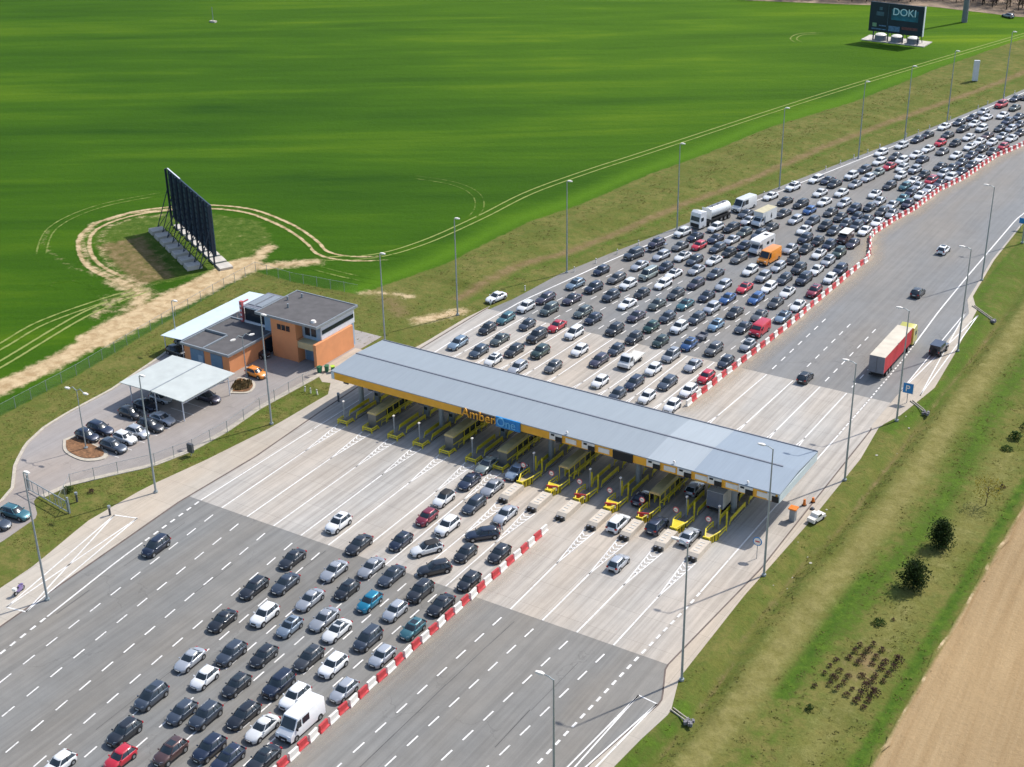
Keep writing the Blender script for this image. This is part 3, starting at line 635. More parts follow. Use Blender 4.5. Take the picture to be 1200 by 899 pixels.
CARS = """u,white,-14.66,-32.91,180.6,L,6,1;s,black,-9.21,-35.52,180.8,L,5,1;h,navy,-4.95,-32.2,180.3,L,4,4;s,black,-14.45,-42.59,182.1,L,6,2;s,slate,-11.58,-47.37,182.4,L,5,3;e,black,-14.33,-50.09,183,L,6,3;s,silver,-8.14,-42.02,181.5,L,5,2;s,silver,-4.58,-39.01,180.9,L,4,5;s,slate,-1.26,-39.19,180.7,L,3,5;s,black,-12.97,-57.26,183.5,L,6,4;u,white,-9.28,-53.91,182.7,L,5,4;s,silver,-6.71,-48.53,181.9,L,4,7;h,black,-4.15,-44.54,181.4,L,4,6;h,bluesilver,-5.2,-54.15,182.1,L,4,8;s,silver,-2.69,-50.79,181.6,L,3,7;s,white,0.05,-51.81,181.3,L,3,8;h,cyan,-0.16,-45.19,181,L,3,6;h,silver,3.63,-45.14,180.6,L,2,6;h,teal,7.56,-47,180.2,L,1,4;s,silver,-10.92,-64.91,183.7,L,5,6;u,slate,-7.6,-61.62,183,L,5,5;h,black,-4.1,-60.03,182.3,L,4,9;e,darkgrey,0.63,-57.69,181.4,L,3,9;m,slate,4.27,-51.36,180.7,L,2,7;h,silver,7.61,-53.09,180.3,L,1,5;h,white,-7.13,-66.58,183,L,4,10;h,black,-3.17,-65.68,182.3,L,3,11;U,navy,0.96,-63.33,181.5,L,3,10;u,white,3.9,-57.39,180.9,L,2,8;h,silver,7.72,-60.25,180.2,L,1,6;u,white,3.86,-64.02,181,L,2,9;h,slate,-5.13,-72.28,181.8,L,4,11;u,slate,-2.43,-71.44,181.6,L,3,12;e,black,1.01,-69.21,181.3,L,2,10;s,white,4.19,-69.81,180.8,L,2,11;u,navy,1.58,-75.18,180.7,L,2,12;e,navy,4.32,-75.38,180.5,L,2,13;s,black,7.49,-73.47,180.2,L,1,7;m,navy,-31.62,-49.44,185,L,10,1;m,slate,-9.85,-72.12,182.4,L,5,7;u,black,-8.01,-77.94,181,L,5,8;h,red,-5.38,-81.06,180.3,L,4,12;u,brown,-1.51,-77.71,180.7,L,3,13;h,white,-10.18,-84.96,180,L,5,9;h,darkred,-5.48,-25.55,180,L,4,3;h,whiteblack,-6.3,-20.34,180,L,4,2;s,navy,-5.9,-14.65,180,L,4,1;s,silver,-2.25,-14.45,180,L,3,1;e,slate,-1.84,-19.6,180,L,3,2;u,white,-1.86,-26.01,180,L,3,3;s,silver,3.17,-19.62,180,L,2,1;e,whiteblack,-1.08,-31.82,148.2,L,3,4;e,navy,3.2,-25.26,136,L,2,2;h,black,3.85,-30.21,180,L,2,3;h,black,7.61,-28.07,180,L,1,1;e,black,2.44,-35.16,142.3,L,2,4;u,black,3.88,-40.26,180.4,L,2,5;h,black,7.74,-35.29,180.1,L,1,2;s,black,7.63,-41.23,180.1,L,1,3;s,greysilver,-6.27,-9.55,179.9,C,1,4;s,bluesilver,-1.7,-8.98,179.9,C,1,3;m,white,17.19,-13.74,-0,R,1,3;u,navy,21.84,-11.73,-0,R,1,1;h,silver,21.64,-22.04,-0,R,1,4;s,silver,26.59,-11.85,-0,R,1,2;h,silver,21.92,-0.37,-0,C,1,1;s,violet,16.9,-6.31,-0,C,1,2;e,steel,-33.4,23.28,179.2,U,10,1;h,black,-32.38,30.88,177.7,U,10,2;e,teal,-32.01,36.24,176.7,U,10,3;u,white,-31.57,42.24,175,U,10,4;s,greygreen,-28.12,28.17,178.1,U,9,2;h,slate,-27.31,35.73,176.8,U,9,3;e,steeldark,-28.54,22.32,179.3,U,9,1;e,black,-23.6,25.52,178.6,U,8,2;h,white,-24.59,20.57,179.5,U,8,1;e,silver,-19.6,20.21,179.5,U,7,1;e,violet,-30.66,47.53,173.2,U,10,5;m,greygreen,-27.35,43.31,174.9,U,9,4;s,violet,-26.31,49.57,173,U,9,5;e,steel,-29.34,56.11,171.3,U,10,6;u,navy,-25.48,56.16,171.9,U,9,6;h,navy,-28.48,64.53,171.4,U,10,7;e,greygreen,-21.69,45.46,174.6,U,8,5;s,red,-22.56,37.84,176.6,U,8,4;U,black,-23.23,32.24,177.3,U,8,3;u,darkgreen,-19.51,27.17,178.1,U,7,2;h,grey,-14.8,23.39,178.8,U,6,1;m,white,-18.47,36.64,176.8,U,7,3;h,white,-14.2,31.04,177.4,U,6,2;h,navy,-18.66,43.74,175.2,U,7,4;u,black,-13.16,41.38,176,U,6,3;e,violet,-9.51,29.3,177.5,U,5,1;h,slate,-9.08,34.41,177,U,5,2;h,white,-5.53,22.36,178.7,U,4,1;e,navy,-0.63,24.68,178.2,U,3,2;h,slate,-0.97,19.73,179.1,U,3,1;h,white,-0.3,30.71,177.2,U,3,3;m,silver,-0.11,36.7,176.9,U,3,4;h,white,3.4,21.25,178.7,U,2,1;e,slate,3.92,27.33,177.6,U,2,2;h,white,8.14,20.45,178.8,U,1,1;u,black,-8.6,39.9,176.5,U,5,3;h,darkgreen,-4.18,41.05,176.4,U,4,2;e,grey,-24.13,62.53,172.2,U,9,7;u,slate,-20.87,54.34,172.6,U,8,6;u,white,-20.79,60.79,172.8,U,8,7;M,greysilver,-19.75,66.91,172.8,U,8,8;h,navy,-18.78,72.01,172.2,U,7,9;s,white,-15.92,69.73,173.3,U,7,8;e,white,-15.39,64.38,173.9,U,7,7;h,black,-16.61,58.2,173.4,U,7,6;s,white,-16.65,52.64,173.3,U,7,5;e,darkgrey,-11.16,61.1,174.6,U,6,6;s,greygreen,-11.94,55.12,174,U,6,5;s,silver,-13.12,73.85,173.4,U,6,7;s,teal,-7.6,57.63,174.9,U,5,6;s,violet,-12.68,48.48,174.7,U,6,4;h,slate,-7.79,50.86,174.7,U,5,5;h,green,-8.3,45.64,175.6,U,5,4;u,white,-4.01,47.7,175.6,U,4,3;s,silver,-23.42,70.47,171.3,U,9,8;e,silver,-22.18,77.2,170.2,U,8,9;u,white,-24.25,90.7,168.4,U,9,9;s,grey,-21.29,83.66,169.8,U,8,10;s,white,-18.39,78.83,171.1,U,7,11;s,navy,-21.06,89.93,169.5,U,8,11;h,red,-18.21,85.68,170.6,U,7,12;e,slate,-15.52,78.1,172,U,7,10;u,white,-19.72,96.75,169.2,U,8,12;e,black,-16.94,98.33,169.9,U,7,14;s,navy,-17.1,91.05,170.6,U,7,13;e,slate,-14.51,86.42,171.8,U,6,10;s,silver,-14,91.94,171.6,U,6,12;s,slate,-17.87,107.73,168.9,U,7,16;s,silver,-15.71,104.08,169.9,U,7,15;e,greygreen,-13.57,97.09,171.2,U,6,13;h,black,-11.58,85.25,172.7,U,6,9;h,navy,-10.48,89.95,172.8,U,6,11;e,slate,-10.5,97.49,172.2,U,6,14;s,darkgrey,-10.15,102.64,172.1,U,5,11;s,white,-12.33,79.92,172.7,U,6,8;e,grey,-8.62,83.36,173.7,U,5,10;s,white,-17.84,120.81,167.8,U,7,17;e,silver,-0.39,82.91,176.3,U,3,10;u,silver,-0.77,76.68,176.5,U,3,9;u,black,3.37,83.8,177.5,U,2,11;e,slate,3,77.65,177.5,U,2,9;U,navy,6.21,79.21,178.4,U,2,10;s,white,6.46,84.81,178.4,U,2,12;u,silver,6.73,90.08,178.4,U,2,13;u,navy,10.25,87.24,179.6,U,1,10;h,white,10.22,82,179.6,U,1,9;u,darkred,10.06,74.47,179.6,U,1,8;s,white,9.91,67.04,179.5,U,1,7;s,white,5.93,71.87,178.6,U,2,8;s,darkgrey,5.99,66.36,178.5,U,2,7;e,white,2.1,72.45,177.5,U,3,8;s,grey,5.79,59.57,177.4,U,2,6;s,steel,9.54,61.09,178.3,U,1,6;h,darkgrey,0.54,87.86,176.5,U,3,11;e,white,-4.19,78.46,175.3,U,4,9;s,slate,-9.17,73.84,174.4,U,5,9;e,violet,-10.15,67.38,174.9,U,5,8;e,silver,-5.54,69.31,175.9,U,4,7;s,red,-1.65,70.11,176.7,U,4,8;s,navy,-5.92,62.94,175.7,U,5,7;s,blue,-2.25,63.9,176.5,U,4,6;e,blue,2.19,66.46,177.7,U,3,7;u,silver,-2.71,58.2,175.8,U,4,5;e,slate,-3.11,52.91,175.1,U,4,4;s,black,1.52,58.64,176.5,U,3,6;h,lightblue,1.02,51.88,175.7,U,3,5;s,slate,5.45,53.39,176.4,U,2,5;u,grey,4.93,42.55,176.7,U,2,4;h,silver,9.13,46.96,176.8,U,1,5;h,slate,8.69,39.03,177,U,1,4;s,silver,4.6,35.24,177,U,2,3;h,red,8.28,32.32,177,U,1,3;h,white,8,26.54,177.7,U,1,2;s,darkgrey,-11.22,111.81,170.8,U,6,15;e,silver,-7.57,109.31,172.4,U,5,12;h,blue,-7.23,116.25,171.8,U,5,13;s,darkgrey,-2.99,117.41,173.2,U,4,14;e,slate,-4.25,110.29,173.4,U,4,13;u,black,-0.86,108.65,174.8,U,3,15;s,white,-3.76,104.38,174.2,U,4,12;u,navy,-1.6,99.61,175.3,U,4,11;s,silver,-2.07,92.99,175.5,U,4,10;s,black,0.59,94.51,176.3,U,3,12;h,black,1.05,99.44,176.2,U,3,13;s,slate,1.6,107.21,175.8,U,3,14;u,navy,3.84,98.41,177.2,U,2,16;s,white,3.77,93.1,177.4,U,2,14;u,darkgreen,6.95,95.44,178.4,U,2,15;u,white,-16.03,128.85,167.8,U,7,18;s,black,-13.84,119.14,169.3,U,6,16;e,black,-10.3,119.21,170.5,U,6,17;s,white,-9.47,128.16,170.2,U,5,15;s,white,-6.51,122.96,171.7,U,5,14;e,silver,-2.63,124.21,173,U,4,15;u,navy,0.57,121.59,174.2,U,3,19;s,black,-0.1,115.35,174.4,U,3,17;h,navy,2.81,117.03,175.3,U,3,18;h,slate,2.27,112.11,175.6,U,3,16;s,slate,4.96,116.76,176,U,2,19;u,slate,4.66,111.71,176.5,U,2,18;s,white,7,109.89,177.7,U,2,17;s,violet,7.39,101.91,178.5,U,1,11;s,white,7.49,116.14,177.2,U,1,12;h,slate,2.98,124.11,175,U,3,20;e,darkgrey,6.1,122.79,176.2,U,2,20;s,silver,8.25,122.7,177.1,U,1,13;s,silver,3.4,129.01,175,U,3,21;s,silver,6.57,127.94,176.2,U,2,21;u,violet,9.33,129.93,177.1,U,1,14;s,teal,7.18,133.04,176.4,U,2,22;e,white,-13.68,136.73,167.7,U,6,18;s,navy,-11.14,137.11,168.6,U,6,19;s,black,-8.97,135.55,169.7,U,5,17;s,white,-5.49,130.39,171.5,U,5,16;u,white,-7.7,142.57,168.8,U,5,18;s,silver,-4.96,137.46,170.8,U,4,16;e,slate,-6.85,148.81,168.1,U,5,19;e,silver,-4.07,143.19,169.9,U,4,17;h,greysilver,-3.44,148.18,169,U,4,18;e,white,-5.86,156.04,167.8,U,5,20;e,white,-7.84,162.99,167.2,U,6,20;s,red,-2.74,153.68,168.6,U,4,19;s,white,1.02,133.07,173.9,U,3,22;e,darkgrey,1.89,140.28,172.5,U,3,23;s,darkgrey,-3.93,161.67,168.1,U,5,21;e,white,-1.69,159.49,168.6,U,4,21;e,white,-5.58,170.98,167.5,U,6,21;s,navy,-3.88,177.63,167.5,U,5,22;s,black,-2.98,182.73,167.3,U,5,23;s,white,-0.24,165.27,168.8,U,4,23;s,white,0.71,171.28,168.8,U,4,24;s,navy,2.18,162.41,169.3,U,4,22;e,white,0.18,153.83,169.2,U,4,20;h,white,1.74,148.21,170.3,U,3,24;u,silver,3.08,153.99,169.8,U,3,25;h,black,5.99,151.3,170.5,U,2,28;h,teal,4.97,141.32,173.3,U,2,24;s,white,5.22,146.31,171.8,U,2,26;s,silver,7.37,142.84,173.8,U,2,25;m,red,8.65,147.94,172.6,U,2,27;h,red,1.76,177.49,168.7,U,4,25;s,black,1.34,184.7,167.8,U,4,26;s,white,-1.59,191.65,167.5,U,5,24;s,grey,4.27,170.91,169.5,U,3,26;h,black,4.94,178.86,169.1,U,3,28;s,white,7.92,169.44,170.3,U,2,33;s,black,7.31,159.29,170.5,U,2,30;s,slate,9.85,159.48,171,U,2,31;u,silver,9.5,153.99,171.1,U,2,29;u,white,11.84,152.22,171.7,U,1,18;s,violet,10.8,147.13,173.5,U,1,17;s,silver,10.01,142.03,175,U,1,16;s,white,9.73,136.93,176.1,U,1,15;h,navy,7.33,137.94,175.5,U,2,23;s,slate,10.57,164.58,171,U,2,32;s,navy,12.51,157.47,171.6,U,1,19;s,slate,0.48,197.21,167.8,U,5,25;s,navy,2.11,202.92,167.9,U,5,26;s,silver,2.89,210.17,167.9,U,5,28;U,red,5.14,218.57,167.8,U,5,29;s,navy,6.78,226.7,167.2,U,5,30;s,black,8.93,229.56,166.8,U,5,31;s,white,5.16,204.9,167.9,U,5,27;s,white,4.09,197.82,167.8,U,4,29;s,black,3,191.98,167.6,U,4,27;u,white,6.94,194.16,167.7,U,4,28;s,white,6.28,185.39,168.3,U,3,29;s,brown,9.77,188.9,168.2,U,3,30;s,greygreen,8.92,217.49,167.8,U,4,31;s,white,8.17,208.71,167.9,U,4,30;e,navy,10.7,203.7,167.9,U,3,32;s,slate,11.9,209.47,167.9,U,3,33;s,darkgrey,10.78,196.69,167.8,U,3,31;h,silver,13,197.8,167.8,U,2,40;s,slate,13.96,202.7,167.9,U,2,41;s,silver,12.97,190.28,168.1,U,2,38;s,white,15.44,189.29,168.5,U,1,24;s,white,9.5,182.93,169.1,U,2,36;h,white,12.26,183.65,169.4,U,2,37;s,white,8.72,177.83,170,U,3,27;h,red,15.46,181.63,170.3,U,1,23;s,black,16.04,195.16,167.8,U,2,39;s,navy,10.85,171.24,170.9,U,2,34;s,darkgrey,11.63,177.4,170.7,U,2,35;s,slate,13.07,163.91,171.6,U,1,20;s,white,13.54,169.42,171.6,U,1,21;s,darkgrey,14.44,176.34,171.5,U,1,22"""
GRP = {'U': 'cars queuing behind the toll canopy', 'L': 'cars queuing in front of the toll canopy', 'R': 'cars driving on the free carriageway', 'C': 'cars passing the toll islands'}
TYP = dict(s='sedan', h='hatchback', e='estate', u='SUV', U='large SUV', m='minivan', M='minibus')
SZ = .965
for r in CARS.split(';'):
    t, c, x, y, rz, zn, ln, k = r.split(','); x, y, rz, ln, k = float(x), float(y), float(rz), int(ln), int(k)
    cw = WORDS.get(c, c); ty = TYP[t]
    if zn == 'U': lab = f'{cw} {ty}, {ordn(k)} behind the canopy in {ordn(ln)} lane left of striped barrier'
    elif zn == 'L': lab = (f'{cw} {ty}, {ordn(k)} before the canopy in {ordn(ln)} lane left of striped barrier' if ln < 9 else 'navy blue minivan driving alone beside the left hard shoulder')
    elif zn == 'R': lab = {('m', 'white'): 'white minivan driving up toward the islands on the right', ('u', 'navy'): 'dark blue SUV nosing into a toll lane right of the white minivan',
                          ('h', 'silver'): 'silver hatchback with dark glass roof, alone below the right toll lanes', ('s', 'silver'): 'silver sedan seen from behind entering the rightmost toll lane'}.get((t, c), f'{cw} {ty} driving away near the {ordn(k)} toll lane on the right')
    else: lab = (f'{cw} {ty} under the canopy left of the grey box lorry' if x > 20 else f'{cw} {ty} in the canopy shade between eleventh and twelfth toll islands' if x > 10
                 else f'{cw} {ty} coming out of the canopy between seventh and eighth toll islands' if x > -4 else f'{cw} {ty} coming out of the canopy between sixth and seventh toll islands')
    add_car(t, c, x, y, math.radians(rz), lab, GRP[zn], near=(y < 62), s=SZ)
# parked and single cars
PK = [('h', 'navy', -62.6, -32.3, 'dark blue hatchback parked behind the half-round planting bed'), ('e', 'navy', -62.7, -29.6, 'dark blue estate beside the lamp of the half-round bed'),
      ('e', 'slate', -56.8, -32.6, 'slate grey estate, nearest the service lane kerb at the row end'), ('h', 'white', -57.2, -29.9, 'white hatchback parked next to the slate estate'),
      ('h', 'silver', -56.9, -27.6, 'silver hatchback between white hatchback and black estate'), ('e', 'black', -56.8, -25.0, 'black estate parked in the front row before the carport'),
      ('s', 'silver', -56.9, -22.5, 'silver sedan with its tail under the carport edge'), ('h', 'black', -62.5, -23.6, 'black hatchback in the back row just outside the carport'),
      ('s', 'navy', -62.5, -20.4, 'dark sedan in the shade of the carport'), ('h', 'silver', -62.2, -17.4, 'silver hatchback deep in the carport shade'),
      ('s', 'violet', -56.0, -13.4, 'dark violet sedan parked alone under the far end of the carport'), ('h', 'black', -72.6, -3.2, 'black hatchback under the long white lean-to roof'),
      ('e', 'navy', -73.2, -.2, 'dark estate behind the black hatchback under the lean-to roof')]
for t_, c_, x_, y_, l_ in PK: add_car(t_, c_, x_, y_, math.radians(-92 + random.uniform(-2, 2)), l_, 'cars parked by the office')
add_car('h', 'orange', -55.2, -2.9, math.radians(-93), 'orange hatchback parked in front of the low orange building', 'cars parked by the office')
add_car('u', 'black', -60.2, 3.4, math.radians(-95), 'black SUV in the dark gap between the low building and the orange tower', 'cars parked by the office')
add_car('e', 'teal', -54.2, -53.0, math.radians(-84), 'teal estate on the grass edge by the sliding gate', 'cars parked by the gate')
add_car('s', 'slate', -54.6, -56.0, math.radians(-84), 'slate grey sedan at the left picture edge by the gate', 'cars parked by the gate')
add_car('s', 'white', -38.6, 43.4, math.radians(180 - 12), 'white estate pulled onto the verge beside the hard shoulder', None)
add_car('h', 'white', 23.8, 107.2, math.radians(-2), 'white hatchback driving away alone on the empty carriageway')
add_car('h', 'black', 26.3, 83.5, math.radians(-2), 'black hatchback driving away beyond the red lorry')
add_car('h', 'black', 21.9, 40.3, math.radians(0), 'black hatchback driving away at the start of the asphalt, left of the lorry')

def facebox(b, x0, y0, z0, x1, y1, z1, mi): b.box(x0, y0, z0, x1, y1, z1, mi)
def add_wheels(root, ys_, w, r=.36, wd=.24):
    for yy in ys_:
        for sx in (-1, 1):
            m_ = MB(); m_.tube((sx * (w - wd), yy, r), (sx * w, yy, r), r, 0, 16); m_.tube((sx * (w - .04), yy, r), (sx * (w + .015), yy, r), r * .58, 1, 10)
            link(bpy.data.objects.new('wheel', m_.mesh('wheel', [M['tyre'], M['rim']], 30)), root)
def add_lamps(root, y, x, z, hx=.16, hz=.1):
    for sx in (-1, 1):
        m_ = MB(); m_.box(sx * x - hx, y - .05, z - hz, sx * x + hx, y + .035, z + hz); m_.build('headlight', M['lamp'], root)
def van(name, label, colour, x, y, rz, L=5.6, W=2.0, H=2.45, windows=True, cat='van'):
    root = thing(name, label, cat, (x, y, .04), rz); h, w = L / 2, W / 2
    prof = [(-h, .35), (-h, H - .12), (-h + .12, H), (h - 1.75, H), (h - 1.5, H - .07), (h - .78, 1.35), (h - .15, 1.08), (h, .85), (h, .35)]
    rings = []
    b = MB()
    for fx_, ins in ((-1, .12), (-.97, .03), (-.9, 0), (.9, 0), (.97, .03), (1, .12)):
        rings.append([(w * fx_ * (1 if z < 1.3 else .93), yy * (1 - ins * .12), max(.35, z - ins * .5) if z > 1.2 else z) for yy, z in prof])
    b.loft(rings, 0)
    b.box(-w * .98, -h - .03, .3, w * .98, h + .03, .55, 1)
    for yy in (h - .95, -h + 1.0):
        for sx in (-1, 1): b.tube((sx * (w - .1), yy, .36), (sx * (w + .004), yy, .36), .44, 1, 14)
    b.box(-.5, h - .02, .6, .5, h + .035, .85, 1); b.box(-.26, h + .01, .42, .26, h + .05, .54, 2)
    b.build('body', [PM[colour], M['trim'], M['plate']], root, 35)
    g = MB(); d = .03   # windscreen lies on the slope
    y0, z0, y1, z1 = h - .8, 1.42, h - 1.44, H - .18
    g.add([(-w * .84, y0 + d, z0 + d), (w * .84, y0 + d, z0 + d), (w * .78, y1 + d, z1 + d), (-w * .78, y1 + d, z1 + d), (-w * .8, y0 - .1, z0 - .1), (w * .8, y0 - .1, z0 - .1), (w * .74, y1 - .1, z1 - .1), (-w * .74, y1 - .1, z1 - .1)],
          [(0, 1, 2, 3), (7, 6, 5, 4), (0, 4, 5, 1), (1, 5, 6, 2), (2, 6, 7, 3), (3, 7, 4, 0)]); g.build('windscreen', M['carglass'], root)
    for sx in (-1, 1):
        g = MB(); xo = sorted((sx * w * .9, sx * (w * .965 + .02)))
        g.prism_x([(h - 1.0, 1.4), (h - 1.42, H - .3), (h - 1.95, H - .3), (h - 1.95, 1.35)], xo[0], xo[1]); g.build('side_window', M['carglass'], root)
        if windows:
            g = MB(); g.box(xo[0], h - 3.3, 1.42, xo[1], h - 2.2, H - .32); g.build('side_window', M['carglass'], root)
        g = MB(); g.box(sx * (w + .06) - .09, h - 1.22, 1.3, sx * (w + .06) + .09, h - 1.08, 1.62); g.build('mirror', M['trim'], root)
    add_wheels(root, (h - .95, -h + 1.0), w + .01); add_lamps(root, h - .1, w * .72, .92, .2, .13)
    return root
van('panel_van', 'large white panel van at the front end of the queue by the striped barrier', 'white', 7.2, -67.0, math.radians(181), 6.0, 2.1, 2.55)
van('panel_van', 'long white van hugging the left shoulder behind the tanker lorry', 'white', -20.0, 111.6, math.radians(180 - 12), 6.4, 2.1, 2.7)
van('panel_van', 'bright orange van right of the white motorhome', 'orange', -3.5, 85.9, math.radians(180 - 7), 5.9, 2.1, 2.6, False)
van('panel_van', 'red van beside the striped barrier behind the toll canopy', 'red', 8.4, 53.6, math.radians(180 - 2), 5.0, 1.95, 2.0, False)
van('panel_van', 'dark van with flat white roof rack near the bend of the striped barrier', 'brown', 5.2, 103.6, math.radians(180 - 2), 4.8, 1.9, 2.0, True)
b = MB(); b.box(-.95, -2.2, 2.06, .95, 1.3, 2.13); b.build('roof_board', M['plate'], bpy.data.objects['panel_van.004'])
# flatbed pickup lorry
M['bed'] = simple('flat_bed', (.62, .6, .55), .7, var=.1)
M['whitebox'] = simple('white_box_body', (.74, .74, .72), .5, var=.06)
def cabchassis(name, label, colour, x, y, rz, cat, H=2.2, W=1.98):
    root = thing(name, label, cat, (x, y, .04), rz); h = 2.9; w = W / 2
    b = MB(); prof = [(.95, .4), (.95, H), (1.7, H), (1.95, H - .1), (2.45, 1.3), (h, 1.05), (h + .1, .8), (h + .1, .4)]
    b.loft([[(w * f * (1 if z < 1.25 else .93), yy, z - (.05 if abs(f) == 1 and z > .6 else 0)) for yy, z in prof] for f in (-1, -.9, .9, 1)], 0)
    b.box(-w * .5, -h, .45, w * .5, 1.0, .7, 1); b.box(-w, h - .1, .32, w, h + .14, .6, 1); b.build('cab', [PM[colour], M['trim']], root, 35)
    g = MB(); g.add([(-w * .82, 2.46, 1.38), (w * .82, 2.46, 1.38), (w * .76, 2.02, H - .16), (-w * .76, 2.02, H - .16), (-w * .8, 2.3, 1.3), (w * .8, 2.3, 1.3), (w * .74, 1.9, H - .2), (-w * .74, 1.9, H - .2)],
                    [(0, 1, 2, 3), (7, 6, 5, 4), (0, 4, 5, 1), (1, 5, 6, 2), (2, 6, 7, 3), (3, 7, 4, 0)]); g.build('windscreen', M['carglass'], root)
    for sx in (-1, 1):
        xo = sorted((sx * w * .9, sx * (w * .96 + .02))); g = MB(); g.prism_x([(2.2, 1.35), (1.9, H - .25), (1.2, H - .25), (1.2, 1.3)], xo[0], xo[1]); g.build('side_window', M['carglass'], root)
    add_wheels(root, (2.1, -1.7), w + .01); add_lamps(root, h + .02, w * .72, .9, .18, .12)
    return root
r_ = cabchassis('flatbed_truck', 'white flatbed truck with an empty pale bed in the queue', 'white', -4.9, 31.8, math.radians(180), 'truck')
b = MB(); b.box(-1.08, -3.2, .85, 1.08, .85, .95); b.box(-1.08, -3.2, .95, -1.02, .85, 1.12); b.box(1.02, -3.2, .95, 1.08, .85, 1.12); b.box(-1.08, .8, .95, 1.08, .86, 1.5); b.build('flat_bed', M['bed'], r_)
r_ = cabchassis('box_truck', 'white box truck with beige roof and small dark tree emblem on its side', 'white', -12.9, 105.0, math.radians(180 - 9), 'truck', 2.1)
b = MB(); b.box(-1.12, -3.4, .8, 1.12, .9, 3.1); b.box(-1.1, .9, 2.2, 1.1, 1.9, 3.1); b.build('box_body', M['whitebox'], r_)
M['beige'] = simple('beige_roof', (.5, .45, .3), .8, var=.1); b = MB(); b.box(-1.1, -3.38, 3.102, 1.1, 1.88, 3.14); b.build('roof_panel', M['beige'], r_)
b = MB(); b.prism_x([(-1.6, 1.55), (-1.0, 1.55), (-1.3, 2.45)], -1.15, -1.125); b.prism_x([(-1.42, 1.25), (-1.2, 1.25), (-1.2, 1.55), (-1.42, 1.55)], -1.15, -1.125); b.build('emblem', M['trim'], r_)
r_ = cabchassis('motorhome', 'white motorhome with overcab bunk left of the orange van', 'white', -7.1, 90.2, math.radians(180 - 8), 'motorhome', 2.1)
b = MB(); b.prism_x([(-3.5, .5), (-3.5, 2.75), (-3.3, 2.95), (1.6, 2.95), (2.25, 2.7), (2.3, 2.3), (1.5, 2.12), (1.0, 2.12), (1.0, .5)], -1.1, 1.1); b.build('living_body', M['whitebox'], r_, 30)
for sx in (-1, 1):
    for y0_, y1_ in ((-2.9, -2.0), (-1.3, -.4)):
        g = MB(); xo = sorted((sx * 1.09, sx * 1.125)); g.box(xo[0], y0_, 1.5, xo[1], y1_, 2.1); g.build('side_window', M['carglass'], r_)
g = MB(); g.box(-.4, -2.2, 2.94, .4, -1.5, 3.02); g.build('roof_hatch', M['trim'], r_)
# lorries
def tractor(root, colour, y0, W=2.5, H=3.4, paint=None):
    w = W / 2; b = MB(); prof = [(y0 - 2.2, .9), (y0 - 2.2, H), (y0 - .9, H + .25), (y0 - .35, H - .1), (y0 - .08, 2.0), (y0, 1.2), (y0, .4), (y0 - 2.2, .4)]
    b.loft([[(w * f, yy, z - (.06 if abs(f) == 1 and z > 1 else 0)) for yy, z in prof] for f in (-1, -.93, .93, 1)], 0)
    b.box(-w * .85, y0 - .02, .45, w * .85, y0 + .05, 1.25, 1); b.build('cab', [PM[colour], M['trim']], root, 35)
    g = MB(); g.add([(-w * .86, y0 + .02, 1.75), (w * .86, y0 + .02, 1.75), (w * .84, y0 - .2, 2.65), (-w * .84, y0 - .2, 2.65), (-w * .86, y0 - .2, 1.75), (w * .86, y0 - .2, 1.75), (w * .84, y0 - .45, 2.65), (-w * .84, y0 - .45, 2.65)],
                    [(0, 1, 2, 3), (7, 6, 5, 4), (0, 4, 5, 1), (1, 5, 6, 2), (2, 6, 7, 3), (3, 7, 4, 0)]); g.build('windscreen', M['carglass'], root)
    for sx in (-1, 1):
        xo = sorted((sx * w * .95, sx * (w + .02))); g = MB(); g.box(xo[0], y0 - 1.3, 1.75, xo[1], y0 - .45, 2.5); g.build('side_window', M['carglass'], root)
    add_lamps(root, y0 + .0, w * .78, .75, .2, .12)
M['curtain'] = simple('red_curtain', (.5, .035, .045), .6, var=.12, scale=.6)
M['doors'] = simple('grey_trailer_doors', (.17, .18, .21), .5, var=.1); M['cream'] = simple('cream_roof', (.58, .52, .42), .8, var=.12, scale=.5)
r_ = thing('articulated_lorry', 'red curtain-side lorry with cream roof and yellow cab driving away', 'lorry', (31.3, 46.3, .04), 0)
b = MB(); b.box(-1.25, .1, 1.15, 1.25, 13.6, 3.9); b.build('trailer_body', M['curtain'], r_)
b = MB(); b.box(-1.27, .05, 3.902, 1.27, 13.62, 3.97); b.build('trailer_roof', M['cream'], r_)
b = MB(); b.box(-1.25, 0, 1.1, 1.25, .098, 3.9); b.box(-.015, -.03, 1.2, .015, 0, 3.8, 1); b.build('rear_doors', [M['doors'], M['trim']], r_)
b = MB(); b.box(-1.1, .3, .8, 1.1, 13.4, 1.1); b.box(-1.2, .15, .45, 1.2, .3, .7); b.build('chassis', M['trim'], r_)
tractor(r_, 'yellow', 17.0, 2.5, 3.4); add_wheels(r_, (1.9, 3.2, 4.5, 12.6, 15.8), 1.24, .5, .3)
M['tank'] = simple('polished_tank', (.72, .73, .72), .3, .15, var=.05)
r_ = thing('tanker_lorry', 'white tanker lorry with silver tank on the left hard shoulder', 'lorry', (-22.3, 101.6, .04), math.radians(180 - 13))
b = MB(); rr_ = []
for y_, s_ in ((-4.3, .55), (-4.1, .95), (-3.9, 1), (2.1, 1), (2.3, .95), (2.5, .55)):
    rr_.append([(1.22 * s_ * math.cos(a), y_, 2.45 + 1.15 * s_ * math.sin(a)) for a in [2 * PI * k / 20 for k in range(20)]])
b.loft(rr_, 0); b.build('tank', M['tank'], r_, 40)
b = MB(); b.box(-.35, -3.6, 3.58, .35, 1.8, 3.66); [b.tube((-.2, y_, 3.6), (-.2, y_, 3.8), .22) for y_ in (-2.6, -.8, 1)]; b.build('catwalk', M['doors'], r_)
